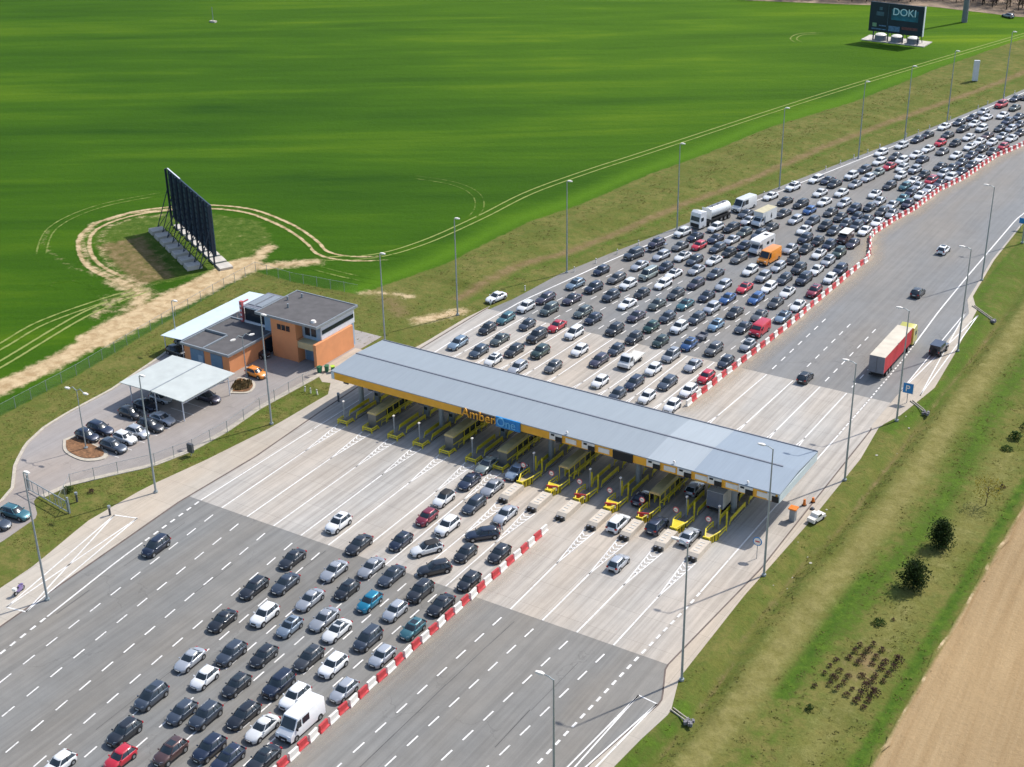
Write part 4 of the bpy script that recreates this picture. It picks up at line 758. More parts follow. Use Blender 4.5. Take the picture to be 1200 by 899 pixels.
b = MB(); b.box(-1.1, -4.2, .85, 1.1, 4.5, 1.25); b.build('chassis', M['trim'], r_)
b = MB(); b.box(-1.2, 2.52, 1.3, 1.2, 2.6, 3.5); b.build('bulkhead', M['whitebox'], r_)
tractor(r_, 'white', 6.4, 2.5, 3.5); add_wheels(r_, (-3.5, -2.2, -.9, 2.9, 5.2), 1.24, .5, .3)
# grey lorry under the canopy
r_ = thing('box_lorry', 'grey box lorry seen from behind under the right end of the canopy', 'lorry', (26.7, -4.4, .04), 0)
b = MB(); b.box(-1.2, 0, 1.0, 1.2, 6.4, 3.35); b.build('box_body', M['bed'], r_); b = MB(); b.box(-1.15, -.04, 1.05, 1.15, -.002, 3.3); b.build('rear_doors', M['doors'], r_)
b = MB(); b.box(-1.1, .1, .5, 1.1, 7, .98); b.build('chassis', M['trim'], r_); tractor(r_, 'white', 8.8, 2.4, 2.8); add_wheels(r_, (1.6, 7.7), 1.18, .46, .28)
for sx in (-1, 1): b = MB(); b.box(sx * .95 - .12, -.02, .72, sx * .95 + .12, .08, .86); b.build('tail_light', M['tail'], r_)
# off-roader in the lay-by
r_ = thing('off_roader', 'boxy dark blue off-roader standing in the hatched lay-by behind the lorry', 'car', (36.9, 61.2, .04), math.radians(-3)); r_.scale = (1.08, 1.08, 1.08)
b = MB(); b.prism_x([(-2.0, .45), (-2.0, 1.15), (.75, 1.15), (.85, 1.12), (2.0, 1.02), (2.05, .45)], -.82, .82); b.box(-.86, -2.05, .4, .86, 2.1, .62, 1); b.box(-.84, -1.9, 1.75, .84, .55, 1.84, 0); b.build('body', [PM['navy'], M['trim']], r_)
b = MB(); b.loft([[(.8, -1.98, 1.15), (.8, .75, 1.15), (-.8, .75, 1.15), (-.8, -1.98, 1.15)], [(.74, -1.88, 1.75), (.74, .5, 1.75), (-.74, .5, 1.75), (-.74, -1.88, 1.75)]]); b.build('windows', M['carglass'], r_)
b = MB(); b.tube((0, -2.25, 1.0), (0, -2.02, 1.0), .38, 0, 16); b.build('spare_wheel', M['tyre'], r_); add_wheels(r_, (1.25, -1.25), .93, .42, .27)
for sx in (-1, 1): b = MB(); b.box(sx * .72 - .08, -2.04, .75, sx * .72 + .08, -1.96, 1.0); b.build('tail_light', M['tail'], r_)
# SUV towing a trailer with a car on it, car towing a small trailer
add_car('U', 'slate', -27.0, 74.9, math.radians(180 - 13), 'large slate grey SUV towing a car trailer along the left shoulder', GRP['U'], near=True)
r_ = thing('car_trailer', 'silver car trailer behind the slate SUV', 'trailer', (-25.4, 81.4, .04), math.radians(180 - 13))
b = MB(); b.box(-1.0, -2.4, .5, 1.0, 2.4, .6); b.box(-1.04, -2.4, .6, -.98, 2.4, .72); b.box(.98, -2.4, .6, 1.04, 2.4, .72); b.tube((0, 2.4, .5), (0, 3.6, .5), .06); b.build('deck', M['chrome'], r_); add_wheels(r_, (-.4, .4), 1.12, .28, .2)
add_car('h', 'violet', -25.4, 81.4, math.radians(180 - 13), 'dark violet hatchback loaded on the silver car trailer', None, near=True, z=.66)
add_car('h', 'blue', .5, 42.3, math.radians(180 - 1), 'bright blue hatchback towing a small trailer in the queue', GRP['U'], near=True)
r_ = thing('small_trailer', 'small grey box trailer behind the bright blue hatchback', 'trailer', (.9, 46.4, .04), math.radians(180 - 1))
b = MB(); b.box(-.7, -1.1, .45, .7, 1.0, .55); b.box(-.7, -1.1, .55, -.66, 1.0, .95); b.box(.66, -1.1, .55, .7, 1.0, .95); b.box(-.7, -1.1, .55, .7, -1.06, .95); b.box(-.7, .96, .55, .7, 1.0, .95); b.tube((0, 1.0, .48), (0, 1.9, .48), .04); b.build('tub', M['doors'], r_); add_wheels(r_, (-.1,), .85, .28, .18)
# bicycles on a rear rack of the navy estate that stands askew
M['bike'] = simple('bicycle_frame', (.3, .05, .05), .4, 0, 0)
for o in list(bpy.data.objects):
    if o.get('category') == 'car' and o.name.startswith('estate_car') and abs(o.location.x - 1.6) < 3.5 and abs(o.location.y + 26) < 5 and 'navy' in o.get('label', ''):
        fwd = Vector((-math.sin(o.rotation_euler.z), math.cos(o.rotation_euler.z), 0))
        for k, (off, cc) in enumerate(((.35, 'bike'), (.62, 'chrome'))):
            p = o.location - fwd * (2.35 + off - .35); r_ = thing('bicycle', ('red' if k == 0 else 'silver') + ' bicycle on the rear rack of the askew navy estate', 'bicycle', (p.x, p.y, .75), o.rotation_euler.z, 'bicycles on the car rack')
            b = MB(); b.tube((-.5, 0, .35), (.0, 0, .3), .025); b.tube((0, 0, .3), (.42, 0, .75), .025); b.tube((-.15, 0, .78), (.42, 0, .75), .025); b.tube((-.5, 0, .35), (-.15, 0, .78), .025); b.tube((.42, 0, .85), (.52, 0, .35), .025); b.tube((-.15, 0, .78), (-.18, 0, .92), .03); b.build('frame', M[cc], r_)
            for xw in (-.5, .52):
                b = MB(); n_ = 16
                for q in range(n_):
                    a0, a1 = 2 * PI * q / n_, 2 * PI * (q + 1) / n_; b.tube((xw + .33 * math.cos(a0), 0, .35 + .33 * math.sin(a0)), (xw + .33 * math.cos(a1), 0, .35 + .33 * math.sin(a1)), .025, 0, 4)
                b.build('wheel', M['tyre'], r_)
# motorcycle at the left edge
r_ = thing('motorcycle', 'purple and white motorcycle parked at the end of the left hatched bay', 'motorcycle', (-39.3, -65.2, .03), math.radians(14))
for yy in (-.72, .72):
    b = MB(); b.tube((-.07, yy, .32), (.07, yy, .32), .32, 0, 18); b.tube((-.075, yy, .32), (.075, yy, .32), .17, 1, 12); b.build('wheel', [M['tyre'], M['rim']], r_)
b = MB(); b.loft([[(.1, -.75, .72), (-.1, -.75, .72), (-.1, -.75, .62), (.1, -.75, .62)], [(.17, -.2, .8), (-.17, -.2, .8), (-.17, -.2, .35), (.17, -.2, .35)], [(.2, .3, .98), (-.2, .3, .98), (-.2, .3, .35), (.2, .3, .35)], [(.15, .75, .95), (-.15, .75, .95), (-.12, .75, .6), (.12, .75, .6)]])
b.build('fairing', simple('violet_fairing', (.2, .14, .32), .35, 0, .2, coat=.6), r_, 40)
b = MB(); b.box(-.13, -.72, .78, .13, 0, .88); b.build('seat', M['trim'], r_); b = MB(); b.tube((-.36, .45, 1.0), (.36, .45, 1.0), .025); b.tube((-.1, .5, .95), (-.1, .72, .32), .035); b.tube((.1, .5, .95), (.1, .72, .32), .035); b.build('handlebar', M['trim'], r_)
b = MB(); b.box(-.24, -1.0, .8, .24, -.6, 1.15); b.build('top_case', M['plate'], r_)
# ---------------------------------------------------------------- toll islands
M['yellow'] = simple('safety_yellow', (.72, .58, .03), .5, var=.15, scale=3)
M['isl'] = simple('island_concrete', (.24, .22, .19), .9, var=.2)
M['noseconc'] = simple('pale_concrete', (.56, .49, .40), .9, var=.12, scale=1.2)
M['sand'] = simple('sand_fill', (.5, .42, .26), .95, var=.2)
M['boothroof'] = simple('bronze_roof', (.5, .42, .2), .4, .35, .12)
M['boothwall'] = simple('booth_panel', (.2, .2, .19), .4, .4, .1)
M['grey'] = simple('grey_steel', (.3, .33, .35), .5, .4, .08)
M['galv'] = simple('galvanised_steel', (.32, .36, .37), .5, .3, .08)
M['redp'] = simple('red_plastic', (.52, .05, .055), .5, var=.18)
M['whitep'] = simple('white_plastic', (.78, .74, .68), .5, var=.1)
M['orangep'] = simple('orange_plastic', (.75, .2, .02), .5, var=.1)
M['black'] = simple('rubber', (.02, .02, .02), .9, 0, 0)
def rail(b, x, y0, y1, z=1.05, r=.075):
    b.tube((x, y0, .2), (x, y0 + .35, z), r); b.tube((x, y0 + .35, z), (x, y1, z), r); b.tube((x, y0 + .25, .6), (x, y1, .6), r * .9); b.tube((x, y1, .2), (x, y1, z), r)
    b.box(x - .03, y0 + .4, .55, x + .03, y1, z - .02)
ORDI = lambda i: ordn(i + 1)
BOOTH = (1, 4, 6, 8, 11)
for i, xi in enumerate(ISL):
    rt = i >= 7; y0 = -9.4 if not rt else -10.9
    t = thing('toll_island', f'{ORDI(i)} toll island from the left, concrete kerb with yellow guard rails', 'toll island', (xi, y0, .02), 0, 'toll islands')
    b = MB(); b.prism([(-.8, .9), (-.4, .1), (.4, .1), (.8, .9), (.8, 25), (-.8, 25)], 0, .2); b.build('kerb_slab', M['isl'], t)
    if not rt:
        b = MB()
        for sx in (-1, 1):
            b.tube((sx * .85, .1, 0), (sx * .85, .1, .75), .1); b.tube((sx * .85, .1, .72), (sx * .85, 1.5, .72), .1); b.tube((sx * .85, 1.5, .72), (sx * .85, 1.9, 0), .1); b.tube((sx * .85, .1, .4), (sx * .85, 1.6, .4), .09)
        b.tube((-.85, .1, .72), (.85, .1, .72), .1); b.tube((-.85, .1, .4), (.85, .1, .4), .09); b.build('end_guard', M['yellow'], t)
    else:
        b = MB()
        for sx in (-1, 1):
            b.add([(sx * .25, -.9, .05), (sx * .25, -.9, 1.0), (sx * .95, .9, 1.25), (sx * .95, .9, .05)], [(0, 1, 2, 3)], 0)
            b.tube((sx * .25, -.9, 1.0), (sx * .95, .9, 1.2), .09); b.tube((sx * .95, .9, 1.2), (sx * .95, 3.2, 1.0), .09); b.tube((sx * .95, .9, .6), (sx * .95, 3.2, .55), .09); b.tube((sx * .95, 3.2, .1), (sx * .95, 3.2, 1.0), .09)
            for q in range(3): b.tube((sx * (.32 + q * .22), -.72 + q * .55, .1), (sx * (.36 + q * .22), -.62 + q * .55, 1.08), .07)
        b.box(-.5, -1.05, .05, .5, -.86, 1.12); b.add([(-.5, -.9, .9), (.5, -.9, .9), (.95, .9, 1.15), (-.95, .9, 1.15)], [(0, 1, 2, 3)]) if i % 2 == 0 else None
        b.build('front_guard', M['yellow'], t)
        b = MB()
        for q in range(5): b.add([(-.5 + q * .2, -1.06, .08), (-.42 + q * .2, -1.06, .08), (-.34 + q * .2, -1.06, 1.1), (-.42 + q * .2, -1.06, 1.1)], [(0, 1, 2, 3)])
        for sx in (-1, 1):
            for q in range(6):
                f = q / 6; x_, y_ = sx * (.25 + .7 * f + .02), -.9 + 1.8 * f; b.add([(x_ + sx * .02, y_, .1), (x_ + sx * .07, y_ + .14, .1), (x_ + sx * .09, y_ + .2, 1.0 + .25 * f), (x_ + sx * .04, y_ + .06, 1.0 + .25 * f)], [(0, 1, 2, 3)])
        b.build('black_stripes', M['black'], t)
        b = MB(); b.prism([(-.25, -.85), (.25, -.85), (.9, .9), (-.9, .9)], .02, .62); b.build('sand_filling', M['sand'], t)
        if i not in BOOTH:
            for sx in (-1, 1): b = MB(); b.tube((sx * .5, 4.2, .2), (sx * .5, 4.2, 2.5), .13); b.build('post', M['yellow'], t)
    ya = 2.6 if not rt else 4.8
    for sx in (-1, 1):
        b = MB(); rail(b, sx * .68, ya, ya + 5.0); rail(b, sx * .68, ya + 6.2, ya + 13); b.build('guard_rail', M['yellow'], t)
    if i in BOOTH:
        t = thing('toll_booth', f'bronze-roofed toll booth on the {ORDI(i)} island with yellow ladder frame', 'toll booth', (xi, y0, .22), 0, 'toll booths')
        yb = 1.4 if not rt else 3.4
        b = MB(); b.loft([[(.72, y, .0), (.72, y, 2.15), (.5, y, 2.42), (-.5, y, 2.42), (-.72, y, 2.15), (-.72, y, 0)] for y in ((yb, yb + 2.6) if not rt else (yb + 2.4, yb + 5))]); b.build('wall', M['boothwall'], t, 30)
        b = MB(); b.loft([[(.85, y, 2.36 + dz), (.6, y, 2.62 + dz), (-.6, y, 2.62 + dz), (-.85, y, 2.36 + dz), (-.8, y, 2.3 + dz), (.8, y, 2.3 + dz)] for y, dz in ((yb - .12, -.06), (yb + .2, 0), (yb + 9.5, 0))]); b.build('roof', M['boothroof'], t, 30)
        b = MB()
        for k in range(6):
            y_ = yb + (0.05 if rt else 2.8) + k * 1.5; b.tube((.78, y_, .0), (.78, y_, 2.3), .06); b.tube((.78, y_, 1.15), (1.15, y_ + .2, 1.15), .05)
            if rt or k > 0: b.tube((-.78, y_, .0), (-.78, y_, 2.3), .06)
        for z_ in (1.15, 2.25): b.tube((.8, yb, z_), (.8, yb + 9.4, z_), .07)
        b.tube((1.15, yb + 2, 1.15), (1.15, yb + 9.4, 1.15), .07); b.tube((1.15, yb + 2, .3), (1.15, yb + 2, 1.15), .06)
        b.build('yellow_frame', M['yellow'], t)
        g = MB(); g.box(-.66, yb + 3, .9, .66, yb + 8.5, 2.2); g.build('glazing', M['carglass'], t)
    else:
        t = thing('camera_mast', f'grey mast with pale head standing on the {ORDI(i)} toll island', 'mast', (xi - .2, y0 + (.9 if not rt else 3.2), .22), 0, 'masts on the toll islands')
        b = MB(); b.tube((0, 0, 0), (0, 0, 3.3), .11, 0, 10, .09); b.build('pole', M['grey'], t)
        b = MB(); b.box(-.12, -.16, 3.3, .14, .16, 3.46); b.build('camera_head', M['whitep'], t)
    if not rt:
        t = thing('payment_terminal', f'dark payment terminal deep under the canopy on the {ORDI(i)} island', 'terminal', (xi, y0 + 9.0, .22), 0, 'payment terminals')
        b = MB(); b.box(-.4, -.3, 0, .4, .3, 1.7); b.build('cabinet', M['grey'], t); b = MB(); b.box(-.3, -.33, 1.0, .3, -.3, 1.5); b.build('screen', M['carglass'], t)
    else:
        t = thing('concrete_nose', f'beige concrete block in front of the {ORDI(i)} toll island', 'concrete block', (xi, y0 - 5.2, .02), 0, 'concrete noses of the toll islands')
        b = MB(); c2 = 'noseconc'; b.prism_x([(0, 0), (0, .55), (.5, .85), (4.0, .85), (4.2, .7), (4.2, 0)], -.72, .72); b.build('block', M['noseconc'], t)
        b = MB()
        for k in range(4): b.box(-.45 + .1 * (i % 3), 1.0 + k * .7, .852, .15 + .15 * (i % 3), 1.14 + k * .7, .9)
        b.build('ribs', M['bed'], t)
        for sx in (-1, 1): b = MB(); b.tube((sx * .33, -.3, 0), (sx * .33, -.3, .6), .27, 0, 14); b.tube((sx * .33, -.3, .602), (sx * .33, -.3, .61), .15, 1, 10); b.build('rubber_drum', [M['black'], M['doors']], t)
        t = thing('prohibition_sign', f'round white and red sign on a pole at the {ORDI(i)} toll island', 'road sign', (xi - .95, y0 + 1.6, .02), 0, 'round signs at the toll islands')
        b = MB(); b.tube((0, 0, 0), (0, 0, 2.2), .04); b.build('pole', M['grey'], t)
        b = MB(); b.tube((0, -.06, 2.2), (0, -.04, 2.2), .42, 0, 24); b.tube((0, -.065, 2.2), (0, -.0605, 2.2), .32, 1, 24); b.box(-.2, -.07, 2.17, .2, -.066, 2.23, 2); b.build('disc', [M['redp'], M['whitep'], M['black']], t)
        if i in (8, 9, 10, 11):
            t = thing('drop_barrier', f'red and white folded lane barrier on the {ORDI(i)} toll island', 'lane barrier', (xi, y0 - .2, .62), .3, 'folded lane barriers')
            b = MB(); b.box(-.55, 0, 0, .2, .35, .5); b.box(-.7, .1, .35, .9, .22, .75); b.build('red_boom', M['redp'], t); b = MB(); b.box(.25, .0, .1, .8, .4, .55); b.build('white_box', M['whitep'], t)

# ---------------------------------------------------------------- canopy
def roofmat():
    m, nt, b = newmat('metal_roof')
    v = pos(nt)
    w = N(nt, 'ShaderNodeTexWave', wave_type='BANDS', bands_direction='X'); w.inputs['Scale'].default_value = .62; nt.links.new(v, w.inputs['Vector'])
    seam = ramp(nt, w.outputs['Fac'], [(.0, .9), (.06, 1.0), (1, 1.0)])
    sx_ = N(nt, 'ShaderNodeSeparateXYZ'); nt.links.new(v, sx_.inputs[0])
    nn = noise(nt, pos(nt, (1.1, .12, 1)), 1.2, 5, .65)
    a = math_(nt, 'MULTIPLY', math_(nt, 'GREATER_THAN', sx_.outputs['X'], 17.2), math_(nt, 'LESS_THAN', sx_.outputs['X'], 24.0))
    c = mix(nt, a, (.295, .333, .36), (.365, .405, .43))
    a2 = math_(nt, 'GREATER_THAN', sx_.outputs['X'], 24.0); c = mix(nt, a2, c, (.275, .325, .375))
    c = mix(nt, 1.0, c, ramp(nt, nn, [(.3, .95), (.7, 1.03)]), 'MULTIPLY'); c = mix(nt, .45, c, seam, 'MULTIPLY')
    nt.links.new(c, b.inputs['Base Color']); b.inputs['Metallic'].default_value = .15; b.inputs['Roughness'].default_value = .5; return m
M['roof'] = roofmat()
M['fascia'] = simple('orange_fascia', (.82, .40, .03), .5, var=.1, scale=.7)
M['sheetblue'] = simple('pale_sheet', (.58, .66, .7), .6, .1, .06, .5)
M['dkgrey'] = simple('dark_grey', (.07, .075, .085), .6, var=.1)
M['bluep'] = simple('blue_panel', (.0, .2, .5), .4, var=.05)
M['signwhite'] = simple('sign_white', (.72, .7, .64), .5, var=.08)
CX0, CX1, CY0, CY1, CZ = -37.0, 36.2, -5.8, 7.4, 6.55
t = thing('toll_canopy', 'long grey-blue metal canopy roof with orange fascia across the toll lanes', 'canopy', (0, 0, 0))
b = MB(); ym = .6
b.prism_x([(CY0, CZ - .12), (CY0, CZ + .02), (ym, CZ + .42), (CY1, CZ + .02), (CY1, CZ - .12), (ym, CZ + .2)], CX0, CX1); b.build('roof', M['roof'], t)
b = MB(); b.box(CX0, ym - .12, CZ + .38, CX1 - 2.2, ym + .12, CZ + .5); b.box(CX0 + .02, CY1 + .002, CZ - .3, CX1 - .02, CY1 + .16, CZ + .12); b.build('ridge_cap', M['doors'], t)
b = MB(); b.box(CX0 + .6, CY0 + .05, CZ - 1.32, CX1 - .3, CY0 + .3, CZ - .14); b.build('fascia', M['fascia'], t)
b = MB(); b.box(CX0 + .02, CY0 + .02, CZ - 1.3, CX0 + .58, CY1, CZ - .13); b.box(CX1 - .28, CY0 + .02, CZ - 1.3, CX1, CY1, CZ - .13); b.box(CX0 + .6, CY1 - .3, CZ - 1.3, CX1 - .3, CY1, CZ - .13); b.build('side_fascia', M['sheetblue'], t)
b = MB(); b.box(CX0 + .6, CY0 + .32, CZ - .6, CX1 - .3, CY1 - .32, CZ - .5); b.build('soffit', M['dkgrey'], t)
for xc in (-33.7, -18.6, .45, 14.5, 28.8):
    for yc in (-2.9, 4.4):
        b = MB(); b.tube((xc, yc, .2), (xc, yc, CZ - .5), .42, 0, 16); b.build('column', M['grey'], t, 40)
b = MB()
for xi in ISL: b.tube((xi - 2.3, CY0 + .8, 4.95), (xi - 2.3, CY0 + .8, 5.95), .04); b.box(xi - 2.75, CY0 + .7, 4.55, xi - 1.85, CY0 + .9, 5.0)
b.build('lane_signals', M['dkgrey'], t)
FY = CY0 + .05
def text(body, loc, size, mat, parent, rot=(PI / 2, 0, 0), ext=.04, name='lettering', sx=1.0):
    c = bpy.data.curves.new(name, 'FONT'); c.body = body; c.size = size; c.extrude = ext; c.offset = .015; c.align_x = 'LEFT'
    tmp = bpy.data.objects.new('tmp', c); col.objects.link(tmp); bpy.context.view_layer.update(); tm_ = bpy.data.meshes.new_from_object(tmp.evaluated_get(bpy.context.evaluated_depsgraph_get())); bpy.data.objects.remove(tmp)
    if len(tm_.materials): tm_.materials.clear()
    tm_.materials.append(mat); o = bpy.data.objects.new(name, tm_); o.location = loc; o.rotation_euler = rot; o.scale = (sx, 1, 1); link(o, parent); return o
M['orletter'] = simple('orange_letters', (.7, .32, .02), .5, .0, 0)
b = MB(); b.box(-12.9, FY - .16, CZ - 1.22, -7.3, FY - .002, CZ - .2); b.build('letter_backing', M['dkgrey'], t)
text('Amber', (-12.75, FY - .3, CZ - 1.2), 1.95, M['orletter'], t, sx=1.05, ext=.08)
b = MB(); b.box(-6.95, FY - .24, CZ - 1.45, -2.9, FY - .002, CZ + .12); b.build('blue_panel', M['bluep'], t)
text('One', (-6.8, FY - .3, CZ - 1.2), 1.9, simple('light_blue_letters', (.12, .42, .68), .4, 0, 0), t, sx=.95)
for k, xp in enumerate((3.0, 8.2, 18.2, 22.8, 27.2, 31.6)):
    b = MB(); b.box(xp - 1.1, FY - .12, CZ - 1.15, xp + .9, FY - .002, CZ - .15); b.build('signal_panel', M['signwhite'], t)
    b = MB(); b.box(xp - .1, FY - .2, CZ - 1.2, xp + .95, FY - .122, CZ - .5); b.box(xp - .8, FY - .2, CZ - .5, xp - .3, FY - .122, CZ - .25); b.build('display', M['black'], t)
    b = MB(); b.box(xp + 1.5, FY - .1, CZ - 1.05, xp + 3.2, FY - .002, CZ - .35); b.build('info_panel', M['signwhite'], t)
b = MB(); b.box(34.5, FY - .12, CZ - 1.2, 35.6, FY - .002, CZ - .15); b.build('signal_panel', M['signwhite'], t); b = MB(); b.box(35.2, FY - .2, CZ - 1.25, 36.1, FY - .122, CZ - .4); b.build('display', M['black'], t)
b = MB(); b.box(12.0, FY - .25, CZ - 1.35, 15.0, FY - .002, CZ - .05); b.build('large_display', M['black'], t)
for xp in (4.5, 21.0, 31.6):
    t2 = thing('roof_sensor', f'small white sensor dome on the front canopy edge, {"left" if xp < 9 else "middle" if xp < 25 else "right"} of three', 'sensor', (xp, CY0 + .35, CZ + .04)); b = MB(); b.tube((0, 0, 0), (0, 0, .3), .04); b.build('stem', M['grey'], t2); b = MB(); b.tube((0, 0, .3), (0, 0, .52), .2, 0, 12, .1); b.build('dome', M['whitep'], t2, 50)

# ---------------------------------------------------------------- striped barrier of plastic blocks
def blockmesh(m, name, s=1.0):
    b = MB(); b.prism_x([(-.78, 0), (-.78, .18), (-.7, .3), (-.7, .95), (.7, .95), (.7, .3), (.78, .18), (.78, 0)], -.14, .14)
    b.v = [(x * (1.9 if z < .25 else 1.0), y, z) for x, y, z in b.v]; return b.mesh(name, m)
BM = (blockmesh(M['redp'], 'barrier_block'), blockmesh(M['whitep'], 'barrier_block'))
BMs = []
for me_ in BM: m2 = me_.copy(); m2.transform(Matrix.Scale(.62, 4, (0, 1, 0)) @ Matrix.Scale(1.35, 4, (1, 0, 0))); BMs.append(m2)
def barrier(y0, y1, pitch, meshes, zone):
    P = [(cur(BA, y), y) for y in np.arange(y0, y1, .1)]; acc = 0; k = 0; last = P[0]
    for p, q_ in zip(P[:-1], P[1:]):
        acc += math.hypot(q_[0] - p[0], q_[1] - p[1])
        if acc >= pitch:
            acc = 0; k += 1; o = bpy.data.objects.new('barrier_block', meshes[k % 2]); ang = math.atan2(-(q_[0] - p[0]), q_[1] - p[1])
            o.location = (q_[0] + random.gauss(0, .05), q_[1], .03); o.rotation_euler = (0, 0, ang + random.gauss(0, .045)); link(o)
            tag(o, f'{"white" if k % 2 else "red"} plastic block in the striped barrier {zone}', 'barrier block', 'striped lane barrier')
barrier(-100, -19.4, 1.63, BM, 'below the canopy')
barrier(21.5, 108, 1.63, BM, 'above the canopy')
barrier(108, 235, 1.15, BMs, 'at its far curved end')
# pale strip of run-off dirt along the barrier
M['pale'] = road_mat('barrier_dust', (.40, .33, .25), .08, .1, cracks=False)

def dustmat():
    m, nt, b = newmat('pale_dust'); out = nt.nodes['Material Output']; tr = N(nt, 'ShaderNodeBsdfTransparent'); mx = N(nt, 'ShaderNodeMixShader'); a = N(nt, 'ShaderNodeAttribute'); a.attribute_name = 'amount'
    f = math_(nt, 'MULTIPLY', a.outputs['Fac'], ramp(nt, noise(nt, pos(nt, (1, .25, 1)), .8, 6, .7), [(.3, .35), (.7, 1.0)]))
    b.inputs['Base Color'].default_value = (.5, .41, .3, 1); b.inputs['Roughness'].default_value = .95; nt.links.new(f, mx.inputs[0]); nt.links.new(tr.outputs[0], mx.inputs[1]); nt.links.new(b.outputs[0], mx.inputs[2]); nt.links.new(mx.outputs[0], out.inputs['Surface']); return m
dvv, dff, dam = [], [], []
for y0_, y1_ in ((-75, -21), (20, 240)):
    Ys = span(y0_, y1_, 1.5); base_ = len(dvv)
    for y in Ys:
        st_ = (.75 if y > 20 else .35) * min(1, (y - y0_) / 3, (y1_ - y) / 3 + .01)
        for o_, a_ in ((-1.3, 0), (-.2, .5), (.5, 1), (1.8, .55), (3.6, 0)): dvv.append((cur(BA, y) + o_, y, .038)); dam.append(a_ * st_)
    for i in range(len(Ys) - 1):
        for k in range(4): q = base_ + i * 5 + k; dff.append((q, q + 1, q + 6, q + 5))
wb_ = len(dvv)
for (x_, y_, a_) in ((8.4, 94, 0), (12.2, 96, .7), (9.2, 108, .7), (5.5, 102, 0), (11, 90, .3), (7.5, 110, 0)): dvv.append((x_, y_, .0385)); dam.append(a_)
dff += [(wb_, wb_ + 4, wb_ + 1, wb_ + 3), (wb_ + 3, wb_ + 1, wb_ + 2, wb_ + 5)]
dm_ = bpy.data.meshes.new('dust'); dm_.from_pydata(dvv, [], dff); dm_.attributes.new('amount', 'FLOAT', 'POINT').data.foreach_set('value', dam); dm_.materials.append(dustmat()); tag(link(bpy.data.objects.new('road_dust', dm_)), kind='structure')
# ---------------------------------------------------------------- lamp posts
def lamp_proto(name, H, arm, label, cat, loc, rz, double=False, group='street lamps along the motorway'):
    t = thing(name, label, cat, loc, rz, group)
    b = MB(); b.tube((0, 0, 0), (0, 0, .25), .3, 0, 8); b.tube((0, 0, .2), (0, 0, H * .5), .155 if H > 12 else .1, 0, 10, .12 if H > 12 else .08); b.tube((0, 0, H * .5), (0, 0, H), .12 if H > 12 else .08, 0, 10, .075 if H > 12 else .06); b.build('pole', M['galv'], t, 40)
    for s in ((1, -1) if double else (1,)):
        b = MB(); b.tube((0, 0, H - .1), (s * arm * .5, 0, H + .15 if not double else H + .35), .06); b.tube((s * arm * .5, 0, H + .15 if not double else H + .35), (s * arm, 0, H + .2 if not double else H - .1), .05); b.build('arm', M['galv'], t)
        b = MB(); zz = H + .2 if not double else H - .1; b.loft([[(s * (arm - .1), -.12, zz - .08), (s * (arm - .1), .12, zz - .08), (s * (arm - .1), .12, zz + .06), (s * (arm - .1), -.12, zz + .06)], [(s * (arm + .3), -.24, zz - .1), (s * (arm + .3), .24, zz - .1), (s * (arm + .3), .2, zz + .12), (s * (arm + .3), -.2, zz + .12)], [(s * (arm + .85), -.16, zz - .06), (s * (arm + .85), .16, zz - .06), (s * (arm + .85), .12, zz + .05), (s * (arm + .85), -.12, zz + .05)]]); b.build('lamp_head', M['whitep'], t, 40)
    return t
WPL = [(-35.1, -64.5, 'in the left hatched bay'), (-42.4, -38.6, 'on the left grass strip below the parking'), (-42.0, -14.6, 'on the left grass strip by the white posts'), (-41.9, 14.3, 'between office and canopy'),
       (-40.9, 34.3, 'at the end of the paved left shoulder'), (-34.3, 61.6, 'second upstream on the left verge'), (-26.7, 93.3, 'third upstream, next to the tanker lorry'), (-18.8, 128, 'fourth upstream on the left verge'),
       (-11.5, 157.8, 'fifth upstream on the left verge'), (-6.8, 177, 'sixth upstream on the left verge'), (-2.5, 197, 'seventh upstream on the left verge'), (4.0, 225, 'eighth upstream on the left verge')]
WPR = [(38.1, -66, 'rising from the bottom picture edge on the right'), (38.6, -38.8, 'by the right hatched bay corner'), (38.2, -14.7, 'at the right end of the canopy'), (38.5, 13, 'behind the right canopy end'), (38.9, 34, 'beside the blue parking sign'),
       (39.5, 63.3, 'by the off-roader in the lay-by'), (34.2, 96.5, 'upper right, past the lay-by'), (35.6, 120, 'highest up at the right picture edge')]
base = None
for side, L_ in (('left', WPL), ('right', WPR)):
    for (x, y, w_) in L_:
        rz = 0 if side == 'left' else PI
        lab = f'tall grey street lamp {w_}'
        if base is None or (side == 'right' and x == 38.1 and y == -66): base = lamp_proto('street_lamp', 18, 1.1 if side == 'right' else .25, lab, 'street lamp', (x, y, .02), rz)
        else: dup(base, (x, y, .02), rz, lab)
lamp_proto('parking_lamp', 9.6, 1.5, 'double-armed lamp in the half-round bed of the car park', 'street lamp', (-60.5, -34.6, .1), 0, True, 'car park lamps')
lamp_proto('parking_lamp', 8.5, .5, 'slim lamp by the dark cars at the lean-to roof', 'street lamp', (-74.6, -1.0, .02), 0, False, 'car park lamps')
lamp_proto('parking_lamp', 7.2, 1.3, 'double-armed lamp in front of the low orange building', 'street lamp', (-56.4, -4.0, .02), math.radians(70), True, 'car park lamps')

